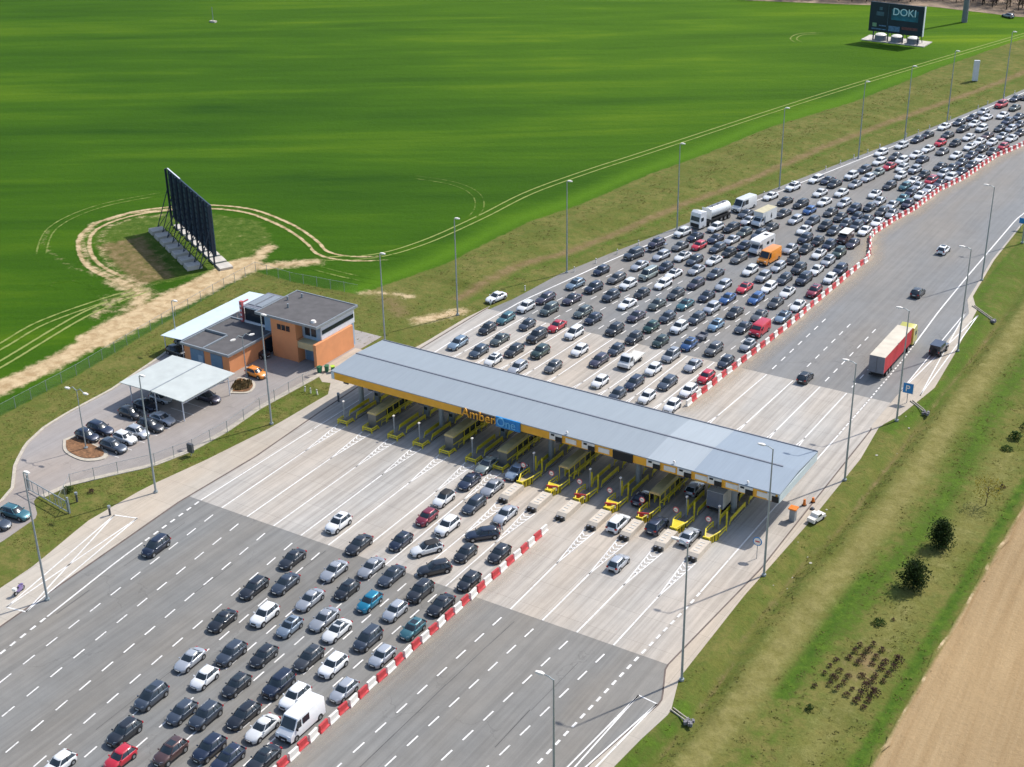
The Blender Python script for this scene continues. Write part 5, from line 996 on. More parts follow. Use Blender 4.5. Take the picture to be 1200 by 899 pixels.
# ---------------------------------------------------------------- office
M['orw'] = simple('orange_render', (.72, .30, .13), .8, var=.06, scale=.6)
M['ltblue'] = simple('light_blue_panel', (.3, .42, .55), .6, var=.08)
M['bluedoor'] = simple('blue_door', (.13, .24, .36), .5, var=.08)
M['felt'] = simple('roof_felt', (.1, .095, .095), .9, var=.16, scale=.8)
M['creamw'] = simple('cream_wall', (.5, .42, .24), .8, var=.08)
M['sheet'] = simple('corrugated_sheet', (.5, .53, .5), .6, .1, .08, .5)
M['glass'] = simple('window_glass', (.02, .03, .04), .1, 0, 0)
t = thing('office_building', 'two-storey orange and blue office with flat grey roof beside the canopy', 'building', (0, 0, 0))
b = MB(); b.box(-61.0, 6.4, 0, -49.0, 15.2, 6.85); b.build('main_wall', M['ltblue'], t)
b = MB(); b.box(-58.1, 4.7, 0, -52.8, 6.38, 6.84); b.build('tower_wall', M['orw'], t)
b = MB(); b.box(-48.98, 4.3, 0, -48.4, 14.1, 4.15); b.box(-52.78, 4.62, 0, -52.6, 6.38, 4.1); b.build('orange_side_wall', M['orw'], t)
b = MB(); b.box(-52.58, 4.7, 2.75, -49.0, 6.38, 3.9); b.build('balcony', M['creamw'], t)
b = MB(); b.box(-52.3, 6.3, .02, -49.6, 6.395, 2.5); [b.box(-52.3 + k * .9, 6.26, .1, -52.24 + k * .9, 6.3, 2.45) for k in range(1, 3)]; b.build('garage_door', M['bluedoor'], t)
b = MB(); b.box(-59.6, 6.3, 3.1, -58.2, 6.395, 6.6); b.build('blue_panel', M['ltblue'], t)
for xw in (-56.7, -55.75, -54.8):
    b = MB(); b.box(xw, 4.64, 5.2, xw + .75, 4.695, 6.15); b.build('window', M['glass'], t)
for x0, x1 in ((-52.2, -51.2), (-50.9, -49.9)):
    b = MB(); b.box(x0, 6.34, 4.5, x1, 6.395, 5.9); b.build('window', M['glass'], t)
b = MB(); b.box(-59.4, 6.22, 5.6, -58.4, 6.298, 6.2); b.build('window', M['glass'], t)
b = MB(); b.box(-48.795, 6.6, 5.15, -48.74, 14.9, 5.85); b.build('ribbon_window', M['glass'], t)
M['whitew'] = simple('white_cladding', (.66, .68, .72), .6, var=.06)
b = MB(); b.box(-48.99, 6.42, 4.2, -48.8, 15.18, 6.84); b.build('white_cladding', M['whitew'], t)
b = MB(); b.box(-61.3, 4.7, 6.86, -48.3, 15.5, 7.2); b.build('roof', M['felt'], t); rf = bpy.data.objects['roof.001'] if 'roof.001' in bpy.data.objects else None
b = MB()
for a_, c_ in (((-61.4, 4.6), (-48.2, 4.8)), ((-61.4, 15.4), (-48.2, 15.6)), ((-61.4, 4.8), (-61.2, 15.4)), ((-48.4, 4.8), (-48.2, 15.4))): b.box(a_[0], a_[1], 6.9, c_[0], c_[1], 7.32)
b.build('roof_edge', M['grey'], t)
b = MB(); b.tube((-50.2, 6.3, 7.2), (-50.2, 6.3, 7.55), .5, 0, 14, .35); b.build('dome_vent', M['whitep'], t, 40)
for x, y in ((-58.6, 13.6), (-60, 11.5), (-57.8, 9)): b = MB(); b.tube((x, y, 7.2), (x, y, 7.9), .18, 0, 10); b.build('vent_pipe', M['grey'], t)
b = MB(); b.box(-66.2, 7.4, 3.6, -61.02, 13.6, 6.3); b.build('glass_link', M['glass'], t)
b = MB(); b.box(-66.3, 7.3, 6.302, -61.42, 13.7, 6.5); [b.box(-65.8 + k * 1.7, 8.0, 6.502, -64.5 + k * 1.7, 13, 6.62, 1) for k in range(3)]; b.build('skylight', [M['doors'], M['grey']], t)
b = MB(); b.box(-66.3, 7.15, 3.4, -61.05, 7.38, 3.75); b.box(-66.3, 7.2, 6.1, -61.05, 7.38, 6.45); b.build('white_band', M['whitew'], t)
M['pinkred'] = simple('red_lattice', (.5, .12, .12), .6, var=.1)
b = MB(); b.box(-66.9, 6.9, 3.5, -66.35, 7.4, 7.2); b.box(-66.7, 7.4, 6.8, -66.45, 8.8, 7.0); [b.box(-66.8, 6.85, 3.8 + k * .8, -66.45, 6.895, 4.2 + k * .8, 1) for k in range(4)]; b.build('sign_frame', [M['pinkred'], M['whitew']], t)
# low building
t = thing('low_building', 'single-storey orange garage with flat dark roof and blue gates', 'building', (0, 0, 0))
b = MB(); b.box(-69.3, -4.5, 0, -59.4, 7.1, 3.2); b.build('wall', M['orw'], t)
b = MB(); b.box(-67.9, -4.58, .05, -64.9, -4.502, 2.9); b.build('gate', M['bluedoor'], t); b = MB(); b.box(-63.4, -4.58, .05, -60.9, -4.502, 2.9); b.build('gate', M['bluedoor'], t)
b = MB(); b.box(-66.2, -4.62, .3, -65.2, -4.585, 2.0); b.build('panel', M['ltblue'], t)
b = MB(); b.box(-69.7, -4.9, 3.2, -59.1, 7.5, 3.4); b.build('roof', M['felt'], t)
b = MB()
for q in ((-69.75, -4.95, -59.05, -4.7), (-59.3, -4.7, -59.05, 7.55), (-69.75, -4.7, -69.5, 7.55), (-69.5, 7.3, -59.3, 7.55)): b.box(q[0], q[1], 3.22, q[2], q[3], 3.62)
b.box(-64.9, -4.7, 3.4, -64.6, 1.2, 3.66); b.box(-69.5, .95, 3.4, -64.9, 1.2, 3.8); b.build('roof_edge', M['grey'], t)
b = MB(); b.box(-59.395, 4.2, .05, -59.33, 6.6, 2.8); b.build('gate', M['glass'], t)
# long lean-to roof
t = thing('lean_to_roof', 'long pale metal shelter roof behind the low building', 'shelter', (0, 0, 0))
b = MB(); b.add([(-75.0, -4.0, 3.3), (-70.2, -4.0, 3.55), (-70.2, 18.2, 3.55), (-75.0, 18.2, 3.3), (-75.0, -4.0, 3.2), (-70.2, -4.0, 3.45), (-70.2, 18.2, 3.45), (-75.0, 18.2, 3.2)], [(0, 1, 2, 3), (7, 6, 5, 4), (0, 4, 5, 1), (1, 5, 6, 2), (2, 6, 7, 3), (3, 7, 4, 0)]); b.build('roof', M['sheetblue'], t)
b = MB(); b.box(-70.2, 14.2, 3.46, -66.5, 18.2, 3.56); b.build('side_roof', M['sheetblue'], t)
for x in (-74.6, -70.6):
    for y in (-3.6, 3, 10, 17.6): b = MB(); b.tube((x, y, 0), (x, y, 3.25), .08); b.build('post', M['whitew'], t)
# carport
t = thing('carport', 'wide pale sheet-metal carport roof on thin white legs', 'carport', (0, 0, 0))
for k, (xa, xb, za, zb) in enumerate(((-66.7, -60.05, 3.85, 4.02), (-59.95, -53.3, 4.02, 3.85))):
    b = MB(); b.add([(xa, -21.3, za), (xb, -21.3, zb), (xb, -9.7, zb), (xa, -9.7, za), (xa, -21.3, za - .12), (xb, -21.3, zb - .12), (xb, -9.7, zb - .12), (xa, -9.7, za - .12)], [(0, 1, 2, 3), (7, 6, 5, 4), (0, 4, 5, 1), (1, 5, 6, 2), (2, 6, 7, 3), (3, 7, 4, 0)]); b.build('roof_panel', M['sheet'], t)
b = MB(); b.box(-60.1, -21.3, 4.02, -59.9, -9.7, 4.07); b.build('ridge', M['grey'], t)
for x in (-65.2, -59.9, -54.2):
    for y in (-20.6, -10.4): b = MB(); b.tube((x, y, 0), (x, y, 3.72), .09); b.build('post', M['whitew'], t)
    b = MB(); b.box(x - .08, -21.0, 3.5, x + .08, -10.0, 3.7); b.build('beam', M['whitew'], t)
b = MB(); b.box(-54.3, -20.6, 2.9, -54.15, -10.4, 3.05); b.build('beam', M['whitew'], t)
# green bins between office and canopy
M['greenp'] = simple('green_plastic', (.02, .16, .08), .5, var=.2)
for k, (x, y, w_) in enumerate(((-47.2, 3.4, 'left'), (-46.4, 4.3, 'middle'), (-45.4, 4.6, 'right'))):
    t = thing('wheelie_bin', f'green wheelie bin, {w_} of three between office and canopy', 'bin', (x, y, .03), .4 * k, 'green bins'); b = MB(); b.loft([[(s_ * a, q_ * c_, z) for a, c_ in ((1, 1), (-1, 1), (-1, -1), (1, -1))] for z, s_, q_ in ((.05, .24, .28), (1.0, .3, .36))]); b.build('body', M['greenp'], t); b = MB(); b.box(-.33, -.4, 1.0, .33, .4, 1.08); b.build('lid', M['greenp'] if k != 2 else simple('lime_lid', (.4, .6, .05), .5, 0, 0), t)

# ---------------------------------------------------------------- billboards
M['bbdark'] = simple('dark_blue_steel', (.02, .035, .065), .6, var=.15)
M['bbpanel'] = simple('billboard_back', (.045, .085, .14), .5, var=.3, scale=.5)
M['slab'] = simple('concrete_slab', (.5, .46, .4), .9, var=.16, scale=.8)
P0, P1 = Vector((-118.0, 43.2)), Vector((-94.1, 30.2)); d2 = (P1 - P0); L2 = d2.length; ang = math.atan2(d2.y, d2.x)
t = thing('billboard', 'large dark billboard seen from behind on two rows of concrete slabs', 'billboard', (P0.x, P0.y, 0), ang)
b = MB(); b.box(0, -.06, 2.4, L2, .12, 12.7); b.build('panel', M['bbpanel'], t)
b = MB()
for k in range(10): b.box(0, -.22, 2.5 + k * 1.13, L2, -.061, 2.62 + k * 1.13)
for k in range(17): b.box(k * L2 / 16 - .05, -.34, 2.3, k * L2 / 16 + .05, -.225, 12.8)
b.build('rear_battens', M['bbdark'], t)
for k in range(9):
    x = k * L2 / 8; b = MB(); b.box(x - .13, -.65, .4, x + .13, -.36, 12.7); b.tube((x, -3.6, .5), (x, -.5, 8.5), .1); b.tube((x, -3.6, .5), (x, -.5, 4), .07); b.build('truss', M['bbdark'], t)
b = MB(); b.box(0, -.1, 12.705, L2 * .3, .15, 12.8); b.build('top_edge', M['whitew'], t)
for k in range(7):
    s = thing('ballast_slab', f'grey concrete ballast slab, {ORDI(k)} from the far end of the front row under the billboard', 'concrete slab', (P0.x + d2.x * (k + .35) / 7.0 - 2.0, P0.y + d2.y * (k + .35) / 7.0 - 3.4, 0), ang, 'billboard ballast slabs')
    b = MB(); b.box(-1.35, -1.6, .02, 1.35, 1.4, .42); b.box(-1.25, -1.5, .42, 1.25, 1.3, .8); b.build('slab', M['slab'], s)
for k in range(8):
    s = thing('ballast_slab', f'pale concrete ballast slab, {ORDI(k)} from the far end of the rear row under the billboard', 'concrete slab', (P0.x + d2.x * (k + .2) / 7.2 + .9, P0.y + d2.y * (k + .2) / 7.2 + .9, 0), ang, 'billboard ballast slabs')
    b = MB(); b.box(-1.5, -1.3, .02, 1.5, 1.3, .45); b.build('slab', M['slab'], s)
# advertising billboard in the far field
t = thing('advertising_billboard', 'dark blue advertising billboard with pale blue lettering far in the green field', 'billboard', (-51.2, 276.6, 0), math.radians(-4))
b = MB(); b.box(0, 0, 3.1, 17.2, .5, 12.0); b.build('panel', simple('advert_navy', (.008, .022, .045), .5, var=.3, scale=.3), t)
b = MB(); b.box(17.2, -.05, 3.1, 17.35, .9, 12.0); b.build('side_edge', M['whitew'], t)
b = MB(); b.box(7, -.06, 7.2, 15.5, -.003, 10.4); b.build('advert_sky', simple('advert_sky', (.015, .13, .2), .5, var=.5, scale=.5), t)
b = MB(); b.box(6.4, -.06, 3.7, 10.0, -.003, 5.3, 0); b.box(10.6, -.05, 4.6, 15.6, -.003, 5.4, 1); b.box(1.2, -.05, 4.6, 2.5, -.003, 5.7, 2); b.box(1.0, -.05, 3.8, 5.6, -.003, 4.1, 0); b.box(3.3, -.05, 4.9, 5.6, -.003, 5.2, 0); b.box(2.2, -.05, 8.0, 4.6, -.003, 9.2, 3); b.box(3.0, -.05, 9.7, 4.0, -.003, 10.6, 3); b.box(5.9, -.05, 3.5, 6.0, -.003, 11.6, 3)
b.build('advert_picture', [simple('advert_blue', (.1, .2, .35), .5, var=.4), simple('advert_red', (.16, .05, .06), .5, var=.4), simple('advert_green', (.2, .35, .22), .5), simple('advert_grey', (.06, .12, .17), .5, var=.3)], t)
text('DOKI', (7.3, -.1, 8.7), 3.0, simple('advert_letters', (.6, .78, .85), .5, 0, 0), t, sx=1.02, ext=.03)
for x in (1.5, 6.2, 11, 15.8): b = MB(); b.box(x - .15, .5, 0, x + .15, .85, 11); b.tube((x, .7, 8), (x, 4.5, .4), .12); b.build('leg', M['bbdark'], t)
s = thing('concrete_plinth', 'concrete base plate under the advertising billboard', 'concrete slab', (-43, 278.8, 0), math.radians(-2)); b = MB(); b.box(-10, -3, .02, 10, 4.5, .3); b.build('plate', M['slab'], s)
for k, x in enumerate((-47.6, -42.5, -37.4)):
    s = thing('ballast_block', f'{("left", "middle", "right")[k]} white-topped round ballast block below the advertising billboard', 'concrete block', (x, 278.2, .3), 0, 'round ballast blocks'); b = MB(); b.tube((0, 0, 0), (0, 0, 1.6), 1.9, 0, 18, 1.7); b.build('block', M['doors'], s, 40); b = MB(); b.tube((0, 0, 1.6), (0, 0, 1.95), 1.75, 0, 18, 1.3); b.build('top', M['whitep'], s, 40)
t = thing('concrete_mast', 'tall grey mast standing in the field near the wood', 'mast', (-32.8, 316.8, 0)); b = MB(); b.tube((0, 0, 0), (0, 0, 26), .95, 0, 12, .6); b.build('shaft', M['doors'], t, 40)
t = thing('white_cabinet_sign', 'upright pale blue sign board seen edge-on above the far verge', 'sign', (-7.9, 240.5, 0), .5); b = MB(); b.box(-.75, -.3, .6, .75, .3, 6.2); b.build('board', M['whitew'], t); b = MB(); b.box(-.6, -.2, 0, -.45, .2, .6); b.box(.45, -.2, 0, .6, .2, .6); b.build('legs', M['doors'], t)

# ---------------------------------------------------------------- signs, bollards, fences
t = thing('parking_sign', 'blue parking sign with white letter P at the lay-by entrance', 'road sign', (38.3, 40.6, .02))
b = MB(); b.tube((-.0, 0, 0), (0, 0, 3.2), .06); b.build('pole', M['grey'], t)
b = MB(); b.box(-.75, -.12, 1.75, .75, -.07, 3.35, 0); b.build('board', M['bluep'], t); b = MB(); b.box(-.82, -.068, 1.68, .82, -.04, 3.42); b.build('rim', M['whitep'], t)
text('P', (-.42, -.15, 2.05), 1.45, M['whitep'], t, ext=.02)
t = thing('round_sign', 'round no-entry style sign on a thin pole at the right canopy end', 'road sign', (35.9, -11.6, .02)); b = MB(); b.tube((0, 0, 0), (0, 0, 2.6), .05); b.build('pole', M['grey'], t)
b = MB(); b.tube((0, -.09, 2.6), (0, -.06, 2.6), .62, 0, 24); b.tube((0, -.1, 2.6), (0, -.091, 2.6), .5, 1, 24); b.box(-.3, -.105, 2.5, .3, -.101, 2.7, 2); b.build('disc', [M['bluep'], M['whitep'], M['redp']], t)
t = thing('blue_sign', 'blue road sign at the far right edge of the verge', 'road sign', (33.9, 127.5, .02)); b = MB(); b.tube((-.6, 0, 0), (-.6, 0, 2.4), .05); b.tube((.6, 0, 0), (.6, 0, 2.4), .05); b.build('pole', M['grey'], t); b = MB(); b.box(-1, -.1, 1.4, 1, -.06, 2.5); b.build('board', M['bluep'], t)
def delin(x, y, lab, h=1.05, group='white edge posts'):
    t = thing('edge_post', lab, 'edge post', (x, y, gz(x, y)), 0, group); b = MB(); b.box(-.09, -.07, 0, .09, .07, h * .72); b.box(-.09, -.07, h * .84, .09, .07, h); b.build('post', M['whitep'], t); b = MB(); b.box(-.092, -.072, h * .722, .092, .072, h * .838); b.build('black_band', M['black'], t); return t
DEL = [(-38.45, 41.33), (-36.5, 49.99), (-33.3, 62.71), (-31.9, 68.67), (-30.7, 75.12), (-29.4, 81.57), (-24.5, 102), (-22, 112), (-19.8, 121.91), (-17.5, 132), (-14.8, 145.57), (-13.5, 151.46), (-12.4, 157.34), (-11, 162.82), (-9.9, 168.15), (-7.4, 180.19), (-5.8, 184.45), (-4.7, 189.78), (-2.6, 200.21), (.5, 213.97), (1.5, 219.26), (3.6, 227.5), (4.9, 232.96)]
d0 = None
for x, y in DEL:
    if d0 is None: d0 = delin(x, y, 'white edge post in the row along the left hard shoulder')
    else: dup(d0, (x, y, gz(x, y)), 0)
for k, (x, y) in enumerate(((-44.8, -3.3), (-43.6, -3.3), (-42.3, -3.2))): delin(x, y, f'short white post on the grass before the canopy, {("left", "middle", "right")[k]} of three', .95, 'white posts on the grass').rotation_euler = (0, .15 * (1 - k), 0)
def bollard(x, y, lab):
    t = thing('bollard', lab, 'bollard', (x, y, .02), 0); b = MB(); b.tube((0, 0, 0), (0, 0, 1.15), .15, 0, 10); b.build('post', M['dkgrey'], t); b = MB(); b.tube((0, 0, 1.15), (0, 0, 1.5), .22, 0, 10); b.build('head', M['grey'], t)
bollard(-43.4, -46.2, 'dark bollard with grey head at the top of the left hatched bay'); bollard(-50.0, -46.0, 'dark bollard at the end of the sliding gate'); bollard(-37.9, -3.4, 'dark bollard on the kerb at the left canopy corner')
# cabinet, barrels and small cart at the right canopy end
t = thing('service_cabinet', 'grey cabinet with orange warning top on the right footway', 'cabinet', (36.3, -.6, .03)); b = MB(); b.box(-.38, -.38, 0, .38, .38, 1.8); b.build('cabinet', M['grey'], t); b = MB(); b.box(-.55, -.55, 1.8, .55, .55, 1.98); b.build('orange_top', M['orangep'], t)
for k, (x, y, lab) in enumerate(((36.2, 3.8, 'orange road barrel standing by the grey cabinet'), (36.9, 5.2, 'small orange road barrel behind the first one'), (37.5, 3.4, 'low dark barrel foot next to the orange barrels'))):
    t = thing('road_barrel', lab, 'barrel', (x, y, .03), 0, 'road barrels'); b = MB(); hh = (.95, .7, .35)[k]; b.tube((0, 0, .1), (0, 0, hh), .22, 0, 14, .15); b.build('drum', M['orangep'] if k < 2 else M['doors'], t, 40); b = MB(); b.tube((0, 0, 0), (0, 0, .1), .32, 0, 14); b.build('foot', M['black'], t)
t = thing('small_cart', 'small white utility cart parked on the grass edge at the right', 'cart', (39.0, .9, .05), math.radians(165)); t.scale = (.85, .85, .85); b = MB(); b.prism_x([(-1.5, .3), (-1.5, .95), (-.6, 1.0), (-.3, 1.45), (.5, 1.45), (.7, 1.0), (1.5, .9), (1.5, .3)], -.68, .68); b.build('body', M['whitep'], t); b = MB(); b.box(-.69, -.45, 1.0, .69, .45, 1.35); b.build('windows', M['carglass'], t)
for yy in (-.95, .95):
    for sx in (-1, 1): b = MB(); b.tube((sx * .5, yy, .3), (sx * .7, yy, .3), .3, 0, 12); b.build('wheel', M['tyre'], t)
# storm-water outlets beside the ditch
for k, (p, q_, lab) in enumerate((((39.9, -43.9), (42.0, -44.6), 'concrete drain chute and stone basin at the lower ditch'), ((38.7, 41.6), (41.4, 39.4), 'concrete drain chute and stone basin near the parking sign'), ((36.3, 83.6), (40.6, 79.6), 'concrete drain chute beyond the lay-by'))):
    t = thing('drain_chute', lab, 'drain', (p[0], p[1], 0)); dx, dy = q_[0] - p[0], q_[1] - p[1]; L_ = math.hypot(dx, dy); nx_, ny_ = -dy / L_ * .2, dx / L_ * .2
    b = MB()
    for s_ in (-1, 1): b.add([(nx_ * s_ * .8, ny_ * s_ * .8, .05), (nx_ * s_ * 1.2, ny_ * s_ * 1.2, .05), (dx + nx_ * s_ * 1.2, dy + ny_ * s_ * 1.2, -.1), (dx + nx_ * s_ * .8, dy + ny_ * s_ * .8, -.1), (nx_ * s_ * .8, ny_ * s_ * .8, .22), (nx_ * s_ * 1.2, ny_ * s_ * 1.2, .22), (dx + nx_ * s_ * 1.2, dy + ny_ * s_ * 1.2, .1), (dx + nx_ * s_ * .8, dy + ny_ * s_ * .8, .1)], [(4, 5, 6, 7), (0, 4, 7, 3), (1, 2, 6, 5), (0, 1, 5, 4), (3, 7, 6, 2)])
    b.build('channel', M['kerb'], t)
    b = MB(); n_ = 16
    for q in range(n_): a = random.random() * 6.28; r = random.random() ** .5 * .6; x, y, s_ = dx * 1.12 + math.cos(a) * r, dy * 1.12 + math.sin(a) * r, .07 + random.random() * .1; b.box(x - s_, y - s_, -.35, x + s_, y + s_, -.02 + random.random() * .1, 0, random.random() * 3)
    b.build('stones', simple('basin_stones', (.2, .19, .2), .9, var=.3), t)
# fences
def fencemat():
    m, nt, b = newmat('wire_mesh'); out = nt.nodes['Material Output']; tr = N(nt, 'ShaderNodeBsdfTransparent'); mx = N(nt, 'ShaderNodeMixShader'); mx.inputs[0].default_value = .1
    b.inputs['Base Color'].default_value = (.3, .3, .27, 1); b.inputs['Roughness'].default_value = .6
    nt.links.new(tr.outputs[0], mx.inputs[1]); nt.links.new(b.outputs[0], mx.inputs[2]); nt.links.new(mx.outputs[0], out.inputs['Surface']); return m
M['wire'] = fencemat()
def fence_line(name, label, P, h=1.9, step=3.0, cat='fence'):
    t = thing(name, label, cat, (P[0][0], P[0][1], 0)); ox, oy = P[0]; b = MB(); w_ = MB(); n_ = 0; posts = []
    for (ax, ay), (bx, by) in zip(P[:-1], P[1:]):
        L_ = math.hypot(bx - ax, by - ay); n = max(1, int(L_ / step)); w_.add([(ax - ox, ay - oy, .05), (bx - ox, by - oy, .05), (bx - ox, by - oy, h), (ax - ox, ay - oy, h)], [(0, 1, 2, 3)]); w_.tube((ax - ox, ay - oy, h), (bx - ox, by - oy, h), .025, 1, 4)
        for k in range(n): posts.append((ax + (bx - ax) * k / n - ox, ay + (by - ay) * k / n - oy))
    w_.build('wire_panel', [M['wire'], M['galv']], t); pm = MB().tube((0, 0, 0), (0, 0, h + .1), .045, 0, 6).mesh('fence_post', M['galv'])
    for x, y in posts[:98]: o = bpy.data.objects.new('fence_post', pm); o.location = (x, y, 0); link(o, t)
fence_line('wire_fence', 'wire mesh fence along the sandy farm road behind the car park', fence)
fence_line('wire_fence', 'wire mesh fence between service lane and motorway verge', [(-50.6, -48.6), (-54.1, -43.4), (-50.9, -37.5), (-48.1, -33), (-46.4, -27), (-46.0, -20), (-46.9, -11.6), (-46.3, 1.6)])
t = thing('sliding_gate', 'long grey sliding gate with wire infill on the grass', 'gate', (-58.3, -47.4, 0), math.atan2(-1.5, 9.7))
b = MB(); [b.tube((0, 0, z), (9.8, 0, z), .07) for z in (.35, 2.0)]; [b.tube((k * 9.8 / 7, 0, .35), (k * 9.8 / 7, 0, 2.0), .05) for k in range(8)]; b.tube((8.4, 0, .35), (9.8, 0, 2.0), .05); b.build('frame', M['galv'], t)
b = MB(); b.add([(0, 0, .4), (9.8, 0, .4), (9.8, 0, 1.95), (0, 0, 1.95)], [(0, 1, 2, 3)]); b.build('wire_infill', M['wire'], t)
for x in (0, 9.8): b = MB(); b.box(x - .12, .12, 0, x + .12, .36, 2.5); b.build('gate_post', M['galv'], t)
t = thing('traffic_signal_box', 'small grey signal box on the service lane kerb', 'cabinet', (-45.6, -28.2, 0)); b = MB(); b.box(-.5, -.2, .6, .5, .2, 2.0); b.build('board', M['dkgrey'], t); b = MB(); b.tube((0, 0, 0), (0, 0, .6), .06); b.build('leg', M['galv'], t)
# ---------------------------------------------------------------- plants
def leafmat(name, a, c):
    m, nt, b = newmat(name); g = N(nt, 'ShaderNodeNewGeometry'); cc = ramp(nt, g.outputs['Random Per Island'], [(0, a), (1, c)]); nt.links.new(cc, b.inputs['Base Color']); b.inputs['Roughness'].default_value = .8; b.inputs['Specular IOR Level'].default_value = .2
    tl_ = N(nt, 'ShaderNodeBsdfTranslucent'); nt.links.new(cc, tl_.inputs['Color']); mx = N(nt, 'ShaderNodeMixShader'); mx.inputs[0].default_value = .45; nt.links.new(b.outputs[0], mx.inputs[1]); nt.links.new(tl_.outputs[0], mx.inputs[2]); nt.links.new(mx.outputs[0], nt.nodes['Material Output'].inputs['Surface']); return m
M['pine'] = leafmat('pine_needles', (.012, .028, .008), (.045, .075, .018)); M['bark'] = simple('bark', (.09, .07, .05), .95, var=.3)
M['heath'] = leafmat('brown_twigs', (.06, .036, .028), (.15, .09, .06)); M['yel'] = leafmat('yellow_leaves', (.22, .19, .03), (.34, .29, .05)); M['gr'] = leafmat('green_leaves', (.03, .07, .015), (.08, .12, .03))
M['bare'] = leafmat('bare_twigs', (.1, .075, .06), (.2, .16, .12)); M['bare2'] = leafmat('bare_twigs_dark', (.07, .05, .05), (.14, .1, .085))
def leaf(b, c, s, up=.3):
    n = Vector((random.gauss(0, 1), random.gauss(0, 1), random.gauss(0, 1) + up)).normalized(); a = n.orthogonal().normalized(); a = (a * math.cos(k := random.random() * 6.28) + n.cross(a) * math.sin(k)); d = n.cross(a)
    c = Vector(c); b.add([c - a * s, c - d * s * .5, c + a * s, c + d * s * .5], [(0, 1, 2, 3)])
def crown_pine(H, R, n):
    b = MB()
    tips = []
    for k in range(46):
        z = H * (.1 + .86 * (k / 46) ** .9); rr = R * (1 - (z / H) ** 1.8) ** .6 * random.uniform(.5, 1.22) + .1; a = k * 2.4 + random.random() * .6; tips.append((math.cos(a) * rr, math.sin(a) * rr, z + random.random() * .3))
    for q in range(n):
        tx, ty, tz = random.choice(tips); f = random.random() ** .5; p = Vector((tx * f, ty * f, tz * (.82 + .18 * f))); s_ = .3 * f + .12
        leaf(b, p + Vector((random.gauss(0, s_), random.gauss(0, s_), random.gauss(0, s_ * .8))), random.uniform(.1, .22), .8)
    return b
def pine(x, y, H, R, label):
    t = thing('pine_tree', label, 'tree', (x, y, gz(x, y) - .05), random.random() * 3, 'dark pines on the right verge'); b = MB(); b.tube((0, 0, 0), (0, 0, H * .9), .14, 0, 8, .04)
    for k in range(14): a = k * 2.4; z = H * (.15 + .05 * k); b.tube((0, 0, z), (math.cos(a) * R * .6 * (1 - z / H), math.sin(a) * R * .6 * (1 - z / H), z + .3), .035, 0, 5, .015)
    b.build('trunk', M['bark'], t); crown_pine(H, R, 2700).build('crown', M['pine'], t)
pine(54.9, -7.8, 3.9, 1.7, 'broader dark pine, nearer of the two on the right verge'); pine(55.0, 3.0, 3.9, 1.45, 'slimmer dark pine, farther of the two on the right verge')
t = thing('young_tree', 'thin young tree with sparse yellowish crown near the ploughed field', 'tree', (57.1, 16.3, gz(57, 16))); b = MB(); b.tube((0, 0, 0), (.1, 0, 2.6), .07, 0, 7, .04)
for k in range(12): a = k * 2.4; b.tube((.05, 0, 1.2 + k * .15), (math.cos(a) * 1.3, math.sin(a) * 1.3, 2.6 + k * .12), .03, 0, 5, .01)
b.build('trunk', M['bark'], t); b = MB()
for q in range(420): a = random.random() * 6.28; r = random.random() ** .5 * 1.9; leaf(b, (math.cos(a) * r, math.sin(a) * r, random.uniform(2.0, 4.4) - r * .3), .13)
b.build('crown', M['yel'], t)
def bushmesh(n, R, H, m, name='foliage', s=(.08, .2)):
    b = MB()
    for q in range(n):
        a = random.random() * 6.28; r = random.random() ** .6; z = random.random() ** .8; rr = R * math.sqrt(max(0, 1 - (z * .95) ** 2)) * r; leaf(b, (math.cos(a) * rr, math.sin(a) * rr, .05 + z * H), random.uniform(*s), .5)
    return b.mesh(name, m)
HB = [bushmesh(110, .5, .6, M['heath'], s=(.05, .13)), bushmesh(90, .42, .5, M['heath'], s=(.05, .13)), bushmesh(150, .62, .65, M['heath'], s=(.05, .14))]
GB = [bushmesh(160, .7, .7, M['gr']), bushmesh(220, 1.1, .8, M['gr'])]
def bush(x, y, me_, sc_, lab, group, name='shrub'):
    t = thing(name, lab, 'shrub', (x, y, gz(x, y) - .03), random.random() * 6, group); t.scale = (sc_, sc_, sc_ * random.uniform(.8, 1.1)); link(bpy.data.objects.new('foliage', me_), t)
rows = 0
for rx, ry0, n in ((51.7, -32.2, 9), (52.9, -31, 8), (54.1, -31.5, 8), (55.3, -32, 8), (56.5, -32.5, 8), (57.6, -33, 9)):
    for k in range(n):
        if random.random() < .2: continue
        bush(rx + random.uniform(-.1, .1) + k * .08, ry0 + k * 1.42 + random.uniform(-.12, .12), random.choice(HB), random.uniform(.8, 1.1) * (1.3 if rx > 55.5 else 1), 'small brown leafless shrub in the planted rows on the right verge', 'planted rows of brown shrubs')
for x, y, s_, l_ in ((55.0, -15.5, .7, 'green bush above the brown shrub rows'), (53.8, -17.2, .9, 'round green bush at the top corner of the shrub rows'), (52.6, -36, .75, 'low green bush below the shrub rows'), (55.4, 33.5, 1.0, 'dark green thicket bush, nearest on the upper right verge'), (55.6, 37.5, 1.5, 'dark green thicket bush, second on the upper right verge'),
                     (56.8, 42.0, 1.6, 'dark green thicket bush, third on the upper right verge'), (57.9, 47.0, 1.6, 'dark green thicket bush, at the right picture edge'), (57.8, 21.8, .9, 'small dark red-brown bush by the yellow tree'), (-53.2, -44.6, 1.3, 'dark bush beside the end of the sliding gate'), (-50.2, -43.2, 1.0, 'brownish bush on the grass beside the service lane')):
    bush(x, y, random.choice(GB if 'brown' not in l_ else HB), s_, l_, None, 'bush')
